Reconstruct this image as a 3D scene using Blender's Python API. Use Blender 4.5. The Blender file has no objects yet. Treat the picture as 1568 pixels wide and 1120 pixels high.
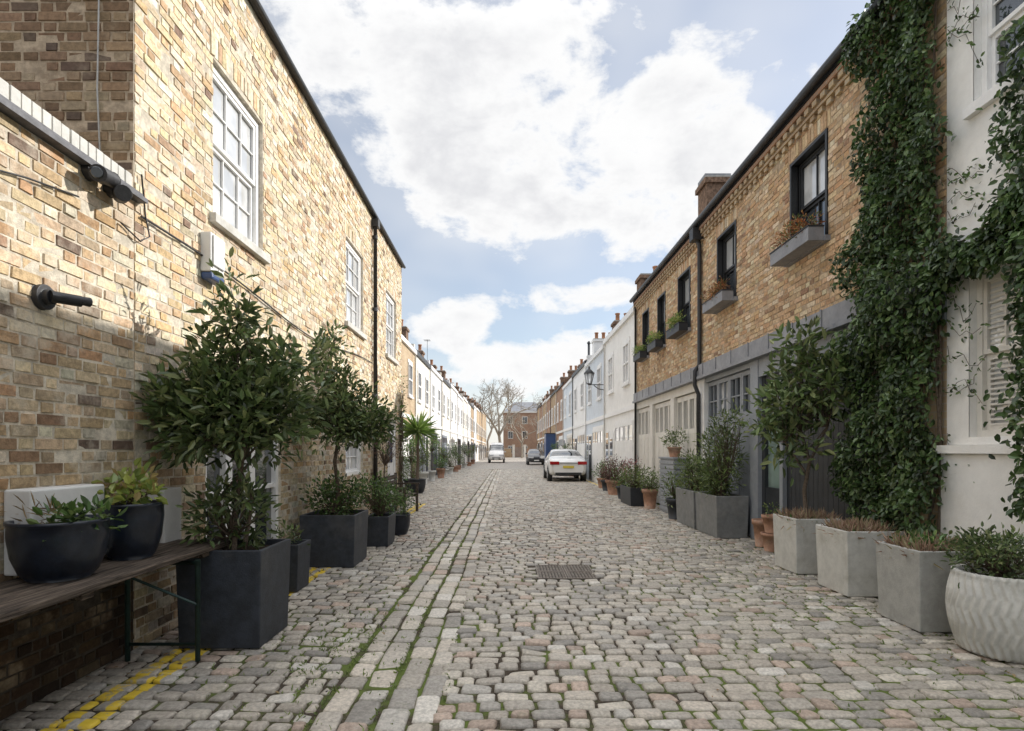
import bpy, math, random
import numpy as np
from mathutils import Vector
R=random.Random(7)
C=bpy.context.scene.collection
# ------------------------------------------------------------------ helpers
def M(nt,op,a,b=None,c=None,clamp=False):
    n=nt.nodes.new('ShaderNodeMath'); n.operation=op; n.use_clamp=clamp
    for i,v in enumerate((a,b,c)):
        if v is None: continue
        if isinstance(v,(int,float)): n.inputs[i].default_value=v
        else: nt.links.new(v,n.inputs[i])
    return n.outputs[0]
def MR(nt,v,a,b,c=0.0,d=1.0,smooth=True):
    n=nt.nodes.new('ShaderNodeMapRange'); n.interpolation_type='SMOOTHSTEP' if smooth else 'LINEAR'
    nt.links.new(v,n.inputs[0])
    for i,x in enumerate((a,b,c,d)): n.inputs[i+1].default_value=x
    return n.outputs[0]
def NOISE(nt,vec,scale,detail=4,rough=.55,dist=0.0):
    n=nt.nodes.new('ShaderNodeTexNoise'); n.inputs['Scale'].default_value=scale
    n.inputs['Detail'].default_value=detail; n.inputs['Roughness'].default_value=rough; n.inputs['Distortion'].default_value=dist
    if vec is not None: nt.links.new(vec,n.inputs['Vector'])
    return n.outputs['Fac']
def MIX(nt,f,a,b,mode='MIX'):
    n=nt.nodes.new('ShaderNodeMix'); n.data_type='RGBA'; n.blend_type=mode
    for s,v in ((n.inputs[0],f),(n.inputs[6],a),(n.inputs[7],b)):
        if isinstance(v,(int,float)): s.default_value=v
        elif isinstance(v,tuple): s.default_value=(v[0],v[1],v[2],1)
        else: nt.links.new(v,s)
    return n.outputs[2]
def BUMP(nt,h,strength,dist=.01):
    n=nt.nodes.new('ShaderNodeBump'); n.inputs['Strength'].default_value=strength; n.inputs['Distance'].default_value=dist
    nt.links.new(h,n.inputs['Height']); return n.outputs[0]
def base(name,rough=.7,metal=0,spec=.5):
    m=bpy.data.materials.new(name); m.use_nodes=True; nt=m.node_tree; b=nt.nodes['Principled BSDF']
    b.inputs['Roughness'].default_value=rough; b.inputs['Metallic'].default_value=metal
    b.inputs['Specular IOR Level'].default_value=spec
    tc=nt.nodes.new('ShaderNodeTexCoord').outputs['Object']
    return m,nt,b,tc
def simple(name,col,rough=.7,var=.15,scale=6,bump=.0,bscale=60,metal=0,spec=.5,dirt=None):
    m,nt,b,tc=base(name,rough,metal,spec)
    n=NOISE(nt,tc,scale*1.6,4,.75)
    f=MR(nt,n,.32,.68)
    lo=tuple(c*(1-var) for c in col); hi=tuple(min(c*(1+var),.95) for c in col)
    c=MIX(nt,f,lo,hi)
    if dirt:
        d=MR(nt,NOISE(nt,tc,scale*.45,5,.7),.5,.72,0,dirt[3])
        c=MIX(nt,d,c,dirt[:3])
    nt.links.new(c,b.inputs['Base Color'])
    if bump: nt.links.new(BUMP(nt,NOISE(nt,tc,bscale,3,.6),bump,.006),b.inputs['Normal'])
    return m
def vmat(name,rough=.8,var=.2,scale=30,bump=.5,bscale=120,spec=.4,stain=None,sub=0,yellow=False):
    m,nt,b,tc=base(name,rough,0,spec)
    a=nt.nodes.new('ShaderNodeAttribute'); a.attribute_name='col'
    if sub: c=a.outputs['Color']
    else:
        n=MR(nt,NOISE(nt,tc,scale,4,.7),.3,.7,1-var,1+var)
        cx=nt.nodes.new('ShaderNodeCombineXYZ')
        for i in range(3): nt.links.new(n,cx.inputs[i])
        c=MIX(nt,1.0,a.outputs['Color'],cx.outputs[0],'MULTIPLY')
    if stain:
        for (col,sc,lo,hi,amt) in stain:
            c=MIX(nt,MR(nt,NOISE(nt,tc,sc,5,.68),lo,hi,0,amt),c,col)
    if yellow:
        sp=nt.nodes.new('ShaderNodeSeparateXYZ'); nt.links.new(tc,sp.inputs[0])
        x,y,z=sp.outputs
        l1=M(nt,'LESS_THAN',M(nt,'ABSOLUTE',M(nt,'ADD',x,2.45)),.045)
        l2=M(nt,'LESS_THAN',M(nt,'ABSOLUTE',M(nt,'ADD',x,2.30)),.045)
        l3=M(nt,'LESS_THAN',M(nt,'ABSOLUTE',M(nt,'SUBTRACT',x,3.95)),.045)
        l3=M(nt,'MULTIPLY',l3,M(nt,'GREATER_THAN',y,19.0))
        l=M(nt,'MAXIMUM',M(nt,'MULTIPLY',M(nt,'MAXIMUM',l1,l2),M(nt,'LESS_THAN',y,16.0)),l3)
        l=M(nt,'MULTIPLY',l,MR(nt,NOISE(nt,tc,6,5,.8),.38,.50))
        l=M(nt,'MULTIPLY',l,M(nt,'GREATER_THAN',z,-.05))
        c=MIX(nt,M(nt,'MULTIPLY',l,.95),c,(.75,.53,.03))
    nt.links.new(c,b.inputs['Base Color'])
    if bump: nt.links.new(BUMP(nt,NOISE(nt,tc,bscale,3,.65),bump,.006),b.inputs['Normal'])
    if sub:
        t=nt.nodes.new('ShaderNodeBsdfTranslucent'); nt.links.new(c,t.inputs['Color'])
        mx=nt.nodes.new('ShaderNodeMixShader'); mx.inputs[0].default_value=sub
        nt.links.new(b.outputs[0],mx.inputs[1]); nt.links.new(t.outputs[0],mx.inputs[2])
        nt.links.new(mx.outputs[0],nt.nodes['Material Output'].inputs[0])
    return m
def empty(name,loc=(0,0,0)):
    o=bpy.data.objects.new(name,None); o.empty_display_size=.2; o.location=loc; C.objects.link(o); return o
def npmesh(name,parent,verts,loops,sizes,mats,mi=None,cols=None,smooth=False):
    me=bpy.data.meshes.new(name); V=np.asarray(verts,dtype=np.float32).reshape(-1,3)
    L=np.asarray(loops,dtype=np.int32).ravel(); S=np.asarray(sizes,dtype=np.int32)
    me.vertices.add(len(V)); me.vertices.foreach_set('co',V.ravel())
    me.loops.add(len(L)); me.loops.foreach_set('vertex_index',L)
    me.polygons.add(len(S)); st=np.concatenate([[0],np.cumsum(S)[:-1]]).astype(np.int32)
    me.polygons.foreach_set('loop_start',st); me.polygons.foreach_set('loop_total',S)
    for m in mats: me.materials.append(m)
    if mi is not None: me.polygons.foreach_set('material_index',np.asarray(mi,dtype=np.int32))
    me.polygons.foreach_set('use_smooth',np.full(len(S),bool(smooth)))
    if cols is not None:
        at=me.color_attributes.new('col','FLOAT_COLOR','POINT')
        cc=np.ones((len(V),4),dtype=np.float32); cc[:,:3]=cols; at.data.foreach_set('color',cc.ravel())
    me.update(calc_edges=True); me.validate()
    o=bpy.data.objects.new(name,me); C.objects.link(o)
    if parent: o.parent=parent
    return o
class MB:
    def __init__(s): s.v=[];s.f=[];s.m=[];s.s=[];s.mats=[]
    def mi(s,m):
        if m not in s.mats: s.mats.append(m)
        return s.mats.index(m)
    def face(s,idx,m,sm=False): s.f.append(idx); s.m.append(s.mi(m)); s.s.append(sm)
    def quad(s,a,b,c,d,m):
        k=len(s.v); s.v+= [a,b,c,d]; s.face((k,k+1,k+2,k+3),m)
    def box(s,x0,x1,y0,y1,z0,z1,m):
        if x0>x1:x0,x1=x1,x0
        if y0>y1:y0,y1=y1,y0
        k=len(s.v)
        s.v+=[(x0,y0,z0),(x1,y0,z0),(x1,y1,z0),(x0,y1,z0),(x0,y0,z1),(x1,y0,z1),(x1,y1,z1),(x0,y1,z1)]
        for q in ((0,3,2,1),(4,5,6,7),(0,1,5,4),(1,2,6,5),(2,3,7,6),(3,0,4,7)): s.face(tuple(k+i for i in q),m)
    def tube(s,pts,rad,n,m,cap=True):
        pts=[Vector(p) for p in pts]
        if not isinstance(rad,(list,tuple)): rad=[rad]*len(pts)
        k=len(s.v)
        for i,p in enumerate(pts):
            t=(pts[min(i+1,len(pts)-1)]-pts[max(i-1,0)]);
            if t.length<1e-6: t=Vector((0,0,1))
            t.normalize()
            a=Vector((0,0,1)) if abs(t.z)<.9 else Vector((1,0,0))
            u=t.cross(a).normalized(); w=t.cross(u)
            for j in range(n):
                th=2*math.pi*j/n; q=p+(u*math.cos(th)+w*math.sin(th))*rad[i]; s.v.append(tuple(q))
        for i in range(len(pts)-1):
            for j in range(n):
                a=k+i*n+j; b=k+i*n+(j+1)%n; s.face((a,b,b+n,a+n),m,True)
        if cap:
            s.face(tuple(k+j for j in range(n)),m); e=k+(len(pts)-1)*n; s.face(tuple(e+j for j in range(n)),m)
    def lathe(s,cx,cy,prof,n,m,fn=None):
        k=len(s.v)
        for (r,z) in prof:
            for j in range(n):
                th=2*math.pi*j/n; rr=r+(fn(th,z) if fn else 0)
                s.v.append((cx+rr*math.cos(th),cy+rr*math.sin(th),z))
        for i in range(len(prof)-1):
            for j in range(n):
                a=k+i*n+j; b=k+i*n+(j+1)%n; s.face((a,b,b+n,a+n),m,True)
        s.face(tuple(k+j for j in range(n)),m)
        e=k+(len(prof)-1)*n; s.face(tuple(e+j for j in range(n)),m)
    def make(s,name,parent=None,bevel=0,sub=0):
        L=[i for f in s.f for i in f]; S=[len(f) for f in s.f]
        o=npmesh(name,parent,s.v,L,S,s.mats,s.m)
        o.data.polygons.foreach_set('use_smooth',np.array(s.s,dtype=bool))
        if bevel:
            b=o.modifiers.new('bev','BEVEL'); b.width=bevel; b.segments=2; b.limit_method='ANGLE'; b.angle_limit=.7
        if sub:
            b=o.modifiers.new('sub','SUBSURF'); b.levels=sub; b.render_levels=sub
        return o
# ------------------------------------------------------------------ materials
m_brickL=vmat('stock_brick',.9,.26,26,.9,80,.2,[((.13,.09,.06),1.3,.60,.80,.4),((.76,.69,.56),2.3,.50,.72,.6)])
m_brickR=vmat('orange_stock_brick',.9,.22,26,.8,90,.2,[((.12,.07,.04),1.1,.58,.8,.4),((.58,.47,.33),2.0,.55,.75,.4)])
m_mort=simple('lime_mortar',(.60,.54,.44),.95,.25,7,.8,120,spec=.1,dirt=(.26,.20,.15,.5))
m_mortR=simple('buff_mortar',(.44,.34,.24),.95,.25,7,.8,120,spec=.1,dirt=(.16,.10,.06,.6))
m_sett=vmat('granite_setts',.55,.27,42,.7,130,.5,[((.47,.44,.395),8,.56,.72,.45),((.12,.105,.085),.9,.55,.76,.5),((.10,.125,.045),2.4,.60,.76,.45)],yellow=True)
m_white=simple('white_paint',(.84,.83,.81),.55,.05,3,.15,60,dirt=(.6,.57,.52,.3))
m_render=simple('white_render',(.86,.845,.81),.8,.05,2,.4,70,dirt=(.68,.64,.58,.3))
m_cream=simple('cream_paint',(.72,.69,.63),.6,.06,2,.2,60,dirt=(.5,.45,.4,.3))
m_black=simple('black_paint',(.02,.021,.023),.45,.3,10,.15,60)
m_iron=simple('cast_iron',(.03,.03,.032),.5,.3,14,.3,80)
m_navy=simple('dark_fibre_clay',(.030,.036,.047),.55,.3,5,.4,90,dirt=(.10,.10,.10,.5))
m_glaze=simple('navy_glaze',(.010,.015,.026),.3,.3,6,.25,25,dirt=(.04,.045,.05,.4))
m_concL=simple('pale_concrete',(.56,.55,.51),.85,.10,5,.5,90,dirt=(.32,.30,.24,.5))
m_conc=simple('grey_concrete',(.38,.375,.35),.85,.12,5,.5,90,dirt=(.2,.2,.16,.5))
m_zinc=simple('grey_planter_zinc',(.19,.195,.195),.6,.15,5,.3,60,dirt=(.32,.30,.27,.35))
m_soil=simple('potting_soil',(.035,.025,.017),.95,.4,40,1,60,spec=.1)
def woodmat():
    m,nt,b,tc=base('weathered_wood',.85,0,.3)
    mp=nt.nodes.new('ShaderNodeMapping'); mp.inputs['Scale'].default_value=(22,1.2,22); nt.links.new(tc,mp.inputs[0])
    n=NOISE(nt,mp.outputs[0],2.2,6,.7,1.0)
    c=MIX(nt,MR(nt,n,.35,.75),(.025,.019,.015),(.20,.155,.12)); nt.links.new(c,b.inputs['Base Color'])
    nt.links.new(BUMP(nt,n,.9,.008),b.inputs['Normal']); return m
m_wood=woodmat()
m_green=simple('green_metal',(.02,.045,.04),.5,.3,10)
m_terra=simple('terracotta',(.36,.20,.13),.85,.2,8,.4,80,dirt=(.42,.36,.30,.55))
m_char=simple('charcoal_boards',(.022,.026,.032),.5,.2,4,.3,60)
m_lead=simple('lead_flashing',(.24,.245,.265),.55,.15,3,.4,20,dirt=(.42,.42,.42,.4))
m_gpaint=simple('grey_blue_paint',(.27,.29,.32),.55,.08,3,.2,60,dirt=(.18,.18,.18,.3))
m_slate=simple('slate_roof',(.10,.10,.11),.6,.3,8,.6,14)
m_bark=simple('bark',(.13,.10,.075),.9,.35,25,1,60,spec=.15)
m_barkfar=simple('pale_bark',(.34,.30,.25),.9,.3,5,.5,30,spec=.15)
m_lampw=simple('grey_plastic',(.70,.70,.68),.5,.05,4)
m_blue=simple('blue_plastic',(.04,.08,.2),.4,.1,4)
m_chim=simple('sooty_brick',(.20,.13,.09),.9,.45,9,.6,30,spec=.2)
m_pot=simple('chimney_pot_clay',(.36,.17,.09),.85,.2,9)
def glassmat(name,col,var=.3,rough=.04,scale=2.4):
    m,nt,b,tc=base(name,rough,0,.9)
    n=NOISE(nt,tc,scale,3,.5)
    lo=tuple(c*(1-var) for c in col); hi=tuple(min(c*(1+var),.95) for c in col)
    nt.links.new(MIX(nt,MR(nt,n,.35,.65),lo,hi),b.inputs['Base Color'])
    b.inputs['Coat Weight'].default_value=1; b.inputs['Coat Roughness'].default_value=.02
    return m
m_glass=glassmat('window_glass',(.035,.042,.05))
m_glassc=glassmat('net_curtained_glass',(.60,.61,.61),.2)
m_glassg=glassmat('green_tinted_glass',(.22,.30,.27),.2)
m_leaf=vmat('leaf',.36,.25,30,0,60,.55,sub=.25)
m_leafm=vmat('dry_leaf',.85,.3,30,0,60,.2,sub=.2)
def farbrick(name,c1,c2,c3,mort):
    m,nt,b,tc=base(name,.9,0,.2)
    sp=nt.nodes.new('ShaderNodeSeparateXYZ'); nt.links.new(tc,sp.inputs[0])
    cx=nt.nodes.new('ShaderNodeCombineXYZ'); nt.links.new(M(nt,'ADD',sp.outputs[0],sp.outputs[1]),cx.inputs[0]); nt.links.new(sp.outputs[2],cx.inputs[1])
    bt=nt.nodes.new('ShaderNodeTexBrick'); nt.links.new(cx.outputs[0],bt.inputs[0])
    bt.inputs['Scale'].default_value=1; bt.inputs['Brick Width'].default_value=.225; bt.inputs['Row Height'].default_value=.075; bt.inputs['Mortar Size'].default_value=.007
    bt.inputs['Color1'].default_value=(*c1,1); bt.inputs['Color2'].default_value=(*c2,1); bt.inputs['Mortar'].default_value=(*mort,1)
    c=MIX(nt,MR(nt,NOISE(nt,tc,1.2,5,.7),.4,.7,0,.6),bt.outputs['Color'],c3)
    nt.links.new(c,b.inputs['Base Color']); nt.links.new(BUMP(nt,bt.outputs['Fac'],-.5,.01),b.inputs['Normal'])
    return m
m_fb1=farbrick('yellow_stock_brick',(.50,.37,.22),(.38,.25,.15),(.26,.17,.11),(.44,.38,.3))
m_fb2=farbrick('red_brown_brick',(.42,.25,.16),(.34,.19,.12),(.24,.15,.11),(.38,.32,.26))
m_fb3=farbrick('buff_brick',(.54,.42,.27),(.46,.34,.21),(.34,.23,.15),(.48,.42,.33))
m_pblue=simple('pale_blue_render',(.66,.71,.76),.75,.05,2,.3,50,dirt=(.5,.5,.5,.3))
m_pink=simple('pale_cream_render',(.74,.70,.62),.75,.05,2,.3,50,dirt=(.5,.45,.4,.3))
# ------------------------------------------------------------------ camera
FL=871.0; H=1.5
cam_d=bpy.data.cameras.new('camera'); cam=bpy.data.objects.new('camera',cam_d); C.objects.link(cam)
cam.location=(0,0,H); cam.rotation_euler=(math.radians(90),0,0)
cam_d.sensor_width=36; cam_d.lens=36*FL/1568; cam_d.shift_x=8/1568; cam_d.shift_y=130/1568
cam_d.clip_start=.05; cam_d.clip_end=5000
bpy.context.scene.camera=cam
def PX(px,d): return (px-776)/FL*d
def PZ(py,d): return H-(py-690)/FL*d
# ------------------------------------------------------------------ light
sd=Vector((1,.5,.586)).normalized()
sun=bpy.data.lights.new('sun','SUN'); sun.energy=5.0; sun.angle=math.radians(.5); sun.color=(1,.96,.90)
so=bpy.data.objects.new('sun',sun); C.objects.link(so); so.rotation_euler=(-sd).to_track_quat('-Z','Y').to_euler(); so.location=(30,20,30)
w=bpy.data.worlds.new('World'); bpy.context.scene.world=w; w.use_nodes=True; nt=w.node_tree; nt.nodes.clear()
out=nt.nodes.new('ShaderNodeOutputWorld')
sky=nt.nodes.new('ShaderNodeTexSky'); sky.sky_type='NISHITA'; sky.sun_disc=False
sky.sun_elevation=math.asin(sd.z); sky.sun_rotation=math.atan2(sd.x,sd.y); sky.air_density=1.0; sky.dust_density=.8; sky.ozone_density=1.5
bg1=nt.nodes.new('ShaderNodeBackground'); nt.links.new(sky.outputs[0],bg1.inputs[0]); bg1.inputs[1].default_value=.15
g=nt.nodes.new('ShaderNodeTexCoord').outputs['Generated']
sp=nt.nodes.new('ShaderNodeSeparateXYZ'); nt.links.new(g,sp.inputs[0])
az=M(nt,'ARCTAN2',sp.outputs[0],sp.outputs[1]); el=M(nt,'ARCSINE',sp.outputs[2])
blobs=[(770,150,240,125),(1000,200,190,120),(540,75,180,95),(850,300,200,75),(690,240,160,100),(1000,345,130,55),(1140,200,75,45),
       (690,505,75,50),(800,555,190,45),(905,452,110,24)]
F=None
for (px,py,rx,ry) in blobs:
    u=(px-776)/FL; v=(690-py)/FL; a0=math.atan(u); e0=math.atan(v*math.cos(a0))
    ra=rx/FL*math.cos(a0)**2; re=ry/FL*math.cos(a0)
    dx=M(nt,'DIVIDE',M(nt,'SUBTRACT',az,a0),ra); dy=M(nt,'DIVIDE',M(nt,'SUBTRACT',el,e0),re)
    d=M(nt,'SQRT',M(nt,'ADD',M(nt,'MULTIPLY',dx,dx),M(nt,'MULTIPLY',dy,dy)))
    f=M(nt,'SUBTRACT',1.0,d); F=f if F is None else M(nt,'SMOOTH_MAX',F,f,.2)
F=M(nt,'MINIMUM',M(nt,'MAXIMUM',F,-.85),.6)
gen=M(nt,'MAXIMUM',MR(nt,el,.72,.95,-1.2,.1),MR(nt,M(nt,'ABSOLUTE',az),.85,1.1,-1.2,.1))
F=M(nt,'MAXIMUM',F,gen)
mp=nt.nodes.new('ShaderNodeMapping'); mp.inputs['Scale'].default_value=(1,1,1.7); nt.links.new(g,mp.inputs[0])
n1=NOISE(nt,mp.outputs[0],6.5,8,.62,.15); n2=NOISE(nt,mp.outputs[0],2.6,3,.5)
fld=M(nt,'ADD',F,M(nt,'MULTIPLY',M(nt,'SUBTRACT',n1,.5),2.8))
mask=MR(nt,fld,-.2,.42)
wisp=MR(nt,n2,.36,.70,.26,.58)
haze=MR(nt,el,.0,.34,.72,0)
mask=M(nt,'MAXIMUM',mask,M(nt,'MAXIMUM',wisp,haze))
thick=MR(nt,fld,.25,1.1)
n3=NOISE(nt,mp.outputs[0],5,4,.55)
sh=M(nt,'MULTIPLY',thick,MR(nt,n3,.36,.6))
ccol=MIX(nt,sh,(1.0,1.0,1.0),(.77,.775,.80))
st=MR(nt,el,.62,1.1,1.0,3.7)
bg2=nt.nodes.new('ShaderNodeBackground'); nt.links.new(ccol,bg2.inputs[0]); nt.links.new(st,bg2.inputs[1])
mx=nt.nodes.new('ShaderNodeMixShader'); nt.links.new(mask,mx.inputs[0]); nt.links.new(bg1.outputs[0],mx.inputs[1]); nt.links.new(bg2.outputs[0],mx.inputs[2])
nt.links.new(mx.outputs[0],out.inputs[0])
vs=bpy.context.scene.view_settings; vs.view_transform='Standard'; vs.look='None'; vs.exposure=0; vs.gamma=1
# ------------------------------------------------------------------ brickwork
def fm(kind,p):
    if kind=='L': return lambda u,w,d:(p+d,u,w)
    if kind=='R': return lambda u,w,d:(p-d,u,w)
    return lambda u,w,d:(u,p-d,w)
def brickwork(name,parent,kind,p,u0,u1,w0,w1,ops,pal,wts,mat,mort,seed,arches=(),zf=None):
    rr=random.Random(seed); f=fm(kind,p); Q=[]
    ops=[tuple(o) for o in ops]
    cut=list(ops)+[(a-.06,b+.06,z,z+.235) for (a,b,z,rise) in arches]
    rowh=.075; n=int(round((w1-w0)/rowh)); per=.3375
    for i in range(n):
        z0=w0+i*rowh; zc=z0+rowh/2
        iv=[(u0,u1)]
        for (a,b,za,zb) in cut:
            if za<zc<zb:
                nv=[]
                for (s,e) in iv:
                    if b<=s or a>=e: nv.append((s,e)); continue
                    if a>s: nv.append((s,a))
                    if b<e: nv.append((b,e))
                iv=nv
        off=(i%2)*per/2+rr.uniform(-.02,.02)
        for (s,e) in iv:
            k=math.floor((s-off)/per)-1; bb=[]
            u=off+k*per
            while u<e+.3:
                bb.append(u+rr.uniform(-.011,.011))
                if rr.random()<.07: bb.append(u+.1125)
                bb.append(u+.2225+rr.uniform(-.011,.011)); u+=per
            for (a,b) in zip(bb,bb[1:]):
                a2=max(a,s); b2=min(b,e)
                if b2-a2<.035: continue
                j=rr.uniform(-.003,.003); j2=j+rr.uniform(-.002,.002)
                Q.append([(a2+.005,z0+.005+j),(b2-.005,z0+.005+j2),(b2-.005,z0+rowh-.005+j2),(a2+.005,z0+rowh-.005+j)])
    for (a,b,z,rise) in arches:
        m=int((b-a+.12)/.075); W=(b-a+.12)/m; c=(a+b)/2; hw=(b-a)/2+.06
        for k in range(m):
            ua=a-.06+k*W+.004; ub=a-.06+(k+1)*W-.004
            za=z+rise*(1-((ua-c)/hw)**2); zb=z+rise*(1-((ub-c)/hw)**2)
            Q.append([(ua,max(za,z+.003)),(ub,max(zb,z+.003)),(ub,z+.228),(ua,z+.228)])
    N=len(Q); Q=np.array(Q); cen=Q.mean(1,keepdims=True)
    dv=cen-Q; dl=np.linalg.norm(dv,axis=2,keepdims=True)
    rng=np.random.default_rng(seed)
    Fq=Q+dv/dl*rng.uniform(.004,.012,(N,4,1)); dep=rng.normal(0,.0034,(N,1)); dep4=dep+rng.normal(0,.0018,(N,4))
    V=np.zeros((N,8,3))
    def put(sl,q,d):
        if kind=='L': V[:,sl,0]=p+d; V[:,sl,1]=q[:,:,0]; V[:,sl,2]=q[:,:,1]
        elif kind=='R': V[:,sl,0]=p-d; V[:,sl,1]=q[:,:,0]; V[:,sl,2]=q[:,:,1]
        else: V[:,sl,1]=p-d; V[:,sl,0]=q[:,:,0]; V[:,sl,2]=q[:,:,1]
    put(slice(0,4),Q,-.02); put(slice(4,8),Fq,dep4)
    t=np.array([[4,5,6,7],[0,1,5,4],[1,2,6,5],[2,3,7,6],[3,0,4,7]])
    L=(np.arange(N)[:,None,None]*8+t[None]).reshape(-1)
    pi=rng.choice(len(pal),N,p=np.array(wts)/sum(wts)); col=np.array(pal)[pi]*rng.uniform(.84,1.16,(N,1))*rng.uniform(.96,1.04,(N,3))
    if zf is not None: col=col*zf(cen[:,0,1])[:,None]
    npmesh(name,parent,V,L,np.full(N*5,4),[mat],None,np.repeat(np.clip(col,0,.8),8,axis=0))
    us=sorted(set([u0,u1]+[x for o in ops for x in o[:2] if u0<x<u1])); ws=sorted(set([w0,w1]+[x for o in ops for x in o[2:] if w0<x<w1]))
    mb=MB()
    for a,b in zip(us,us[1:]):
        for c,d in zip(ws,ws[1:]):
            uc=(a+b)/2; wc=(c+d)/2
            if any(o[0]<uc<o[1] and o[2]<wc<o[3] for o in ops): continue
            mb.quad(f(a,c,-.0055),f(b,c,-.0055),f(b,d,-.0055),f(a,d,-.0055),mort)
    mb.make('mortar',parent)
def reveal(mb,kind,p,o,depth,mat):
    f=fm(kind,p); a,b,c,d=o; t=-.0055
    mb.quad(f(a,c,t),f(a,c,-depth),f(a,d,-depth),f(a,d,t),mat); mb.quad(f(b,c,t),f(b,c,-depth),f(b,d,-depth),f(b,d,t),mat)
    mb.quad(f(a,d,t),f(b,d,t),f(b,d,-depth),f(a,d,-depth),mat); mb.quad(f(a,c,t),f(b,c,t),f(b,c,-depth),f(a,c,-depth),mat)
def fbox(mb,kind,p,u0,u1,w0,w1,d0,d1,mat):
    if kind=='L': mb.box(p+d0,p+d1,u0,u1,w0,w1,mat)
    elif kind=='R': mb.box(p-d0,p-d1,u0,u1,w0,w1,mat)
    else: mb.box(u0,u1,p-d0,p-d1,w0,w1,mat)
def sash(mb,kind,p,o,dep,fr,gl,gl2=None,cols=2,rows=2,fw=.06,bar=.009):
    a,b,c,d=o
    fbox(mb,kind,p,a,a+fw,c,d,-dep-.06,-dep,fr); fbox(mb,kind,p,b-fw,b,c,d,-dep-.06,-dep,fr)
    fbox(mb,kind,p,a+fw,b-fw,d-fw,d,-dep-.06,-dep,fr); fbox(mb,kind,p,a+fw,b-fw,c,c+fw,-dep-.06,-dep,fr)
    m=(c+d)/2
    for (lo,hi,dd,g) in ((m,d-fw,0,gl),(c+fw,m,-.03,gl2 or gl)):
        fbox(mb,kind,p,a+fw,b-fw,lo,hi,-dep-.056+dd,-dep-.046+dd,g)
        s=.04
        fbox(mb,kind,p,a+fw,a+fw+s,lo,hi,-dep-.045+dd,-dep-.012+dd,fr); fbox(mb,kind,p,b-fw-s,b-fw,lo,hi,-dep-.045+dd,-dep-.012+dd,fr)
        fbox(mb,kind,p,a+fw+s,b-fw-s,hi-s,hi,-dep-.045+dd,-dep-.012+dd,fr); fbox(mb,kind,p,a+fw+s,b-fw-s,lo,lo+s,-dep-.045+dd,-dep-.012+dd,fr)
        for k in range(1,cols):
            u=a+fw+(b-a-2*fw)*k/cols; fbox(mb,kind,p,u-bar,u+bar,lo+s,hi-s,-dep-.044+dd,-dep-.02+dd,fr)
        for k in range(1,rows):
            z=lo+(hi-lo)*k/rows; fbox(mb,kind,p,a+fw+s,b-fw-s,z-bar,z+bar,-dep-.043+dd,-dep-.022+dd,fr)
# ------------------------------------------------------------------ LEFT HOUSE
XL=-2.8; XR=4.2
palL=[(.70,.58,.41),(.65,.52,.33),(.57,.40,.23),(.44,.30,.19),(.24,.17,.12),(.72,.65,.52),(.55,.44,.31)]
wtL=[6,5,2.4,1.7,.6,2.8,3]
palY=[(.60,.47,.31),(.52,.38,.23),(.44,.28,.16),(.33,.21,.13),(.17,.12,.09),(.62,.55,.43),(.44,.34,.23)]
LH=empty('brick_mews_house')
opsL=[(5.43,6.54,3.75,5.25),(9.9,11.1,3.75,5.25),(13.2,14.4,3.75,5.25),(5.3,7.05,0,2.175),(9.9,11.1,1.05,2.25),(13.4,14.4,0,2.25)]
arch=[(o[0],o[1],o[3],.05) for o in opsL]
zfl=lambda z: np.clip(.58+.42*(z-.3)/2.2,.58,1.0)  # bricks graded darker downwards: painted shade of the lower wall, plus some dirt
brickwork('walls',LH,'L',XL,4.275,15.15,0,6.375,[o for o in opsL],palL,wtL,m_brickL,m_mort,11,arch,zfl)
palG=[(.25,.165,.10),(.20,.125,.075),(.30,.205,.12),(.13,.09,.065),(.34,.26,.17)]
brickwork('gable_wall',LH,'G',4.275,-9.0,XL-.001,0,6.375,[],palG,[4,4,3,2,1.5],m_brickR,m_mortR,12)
mb=MB()
for o in opsL: reveal(mb,'L',XL,o,.13,m_mort)
for o in opsL[:3]:
    sash(mb,'L',XL,o,.05,m_white,m_glassc,m_glassc,3,2,.07,.008)
    fbox(mb,'L',XL,o[0]-.07,o[1]+.07,o[2]-.09,o[2]-.002,-.12,.06,m_concL)
sash(mb,'L',XL,opsL[4],.05,m_white,m_glass,m_glassc,2,2)
a,b,c,d=opsL[3]
for (u0,u1,gl) in ((a,a+.5,m_glass),(a+.5,b-.72,m_glass),(b-.72,b,m_glass)):
    fbox(mb,'L',XL,u0,u0+.07,0,d,-.11,-.03,m_white); fbox(mb,'L',XL,u1-.07,u1,0,d,-.11,-.03,m_white)
    fbox(mb,'L',XL,u0+.07,u1-.07,d-.08,d,-.11,-.03,m_white); fbox(mb,'L',XL,u0+.07,u1-.07,0,.22,-.11,-.04,m_white)
    fbox(mb,'L',XL,u0+.07,u1-.07,.22,d-.08,-.10,-.09,gl)
    fbox(mb,'L',XL,u0+.07,u1-.07,1.05,1.1,-.09,-.05,m_white)
a,b,c,d=opsL[5]
fbox(mb,'L',XL,a,a+.08,0,d,-.11,-.02,m_white); fbox(mb,'L',XL,b-.08,b,0,d,-.11,-.02,m_white); fbox(mb,'L',XL,a+.08,b-.08,d-.08,d,-.11,-.02,m_white)
fbox(mb,'L',XL,a+.08,b-.08,0,d-.08,-.10,-.06,m_white)
fbox(mb,'L',XL,a+.2,b-.2,1.2,1.9,-.059,-.05,m_glass)
mb.make('windows_and_doors',LH,.004)
mb=MB()
mb.box(-9,XL-.15,4.30,15.15,.0,6.37,m_chim)
mb.box(-9.05,XL+.05,4.22,15.2,6.376,6.42,m_iron)
mb.tube([(XL+.07,4.25,6.39),(XL+.07,15.2,6.39)],.035,8,m_iron)
mb.make('roof_and_core',LH)
mb=MB()
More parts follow.
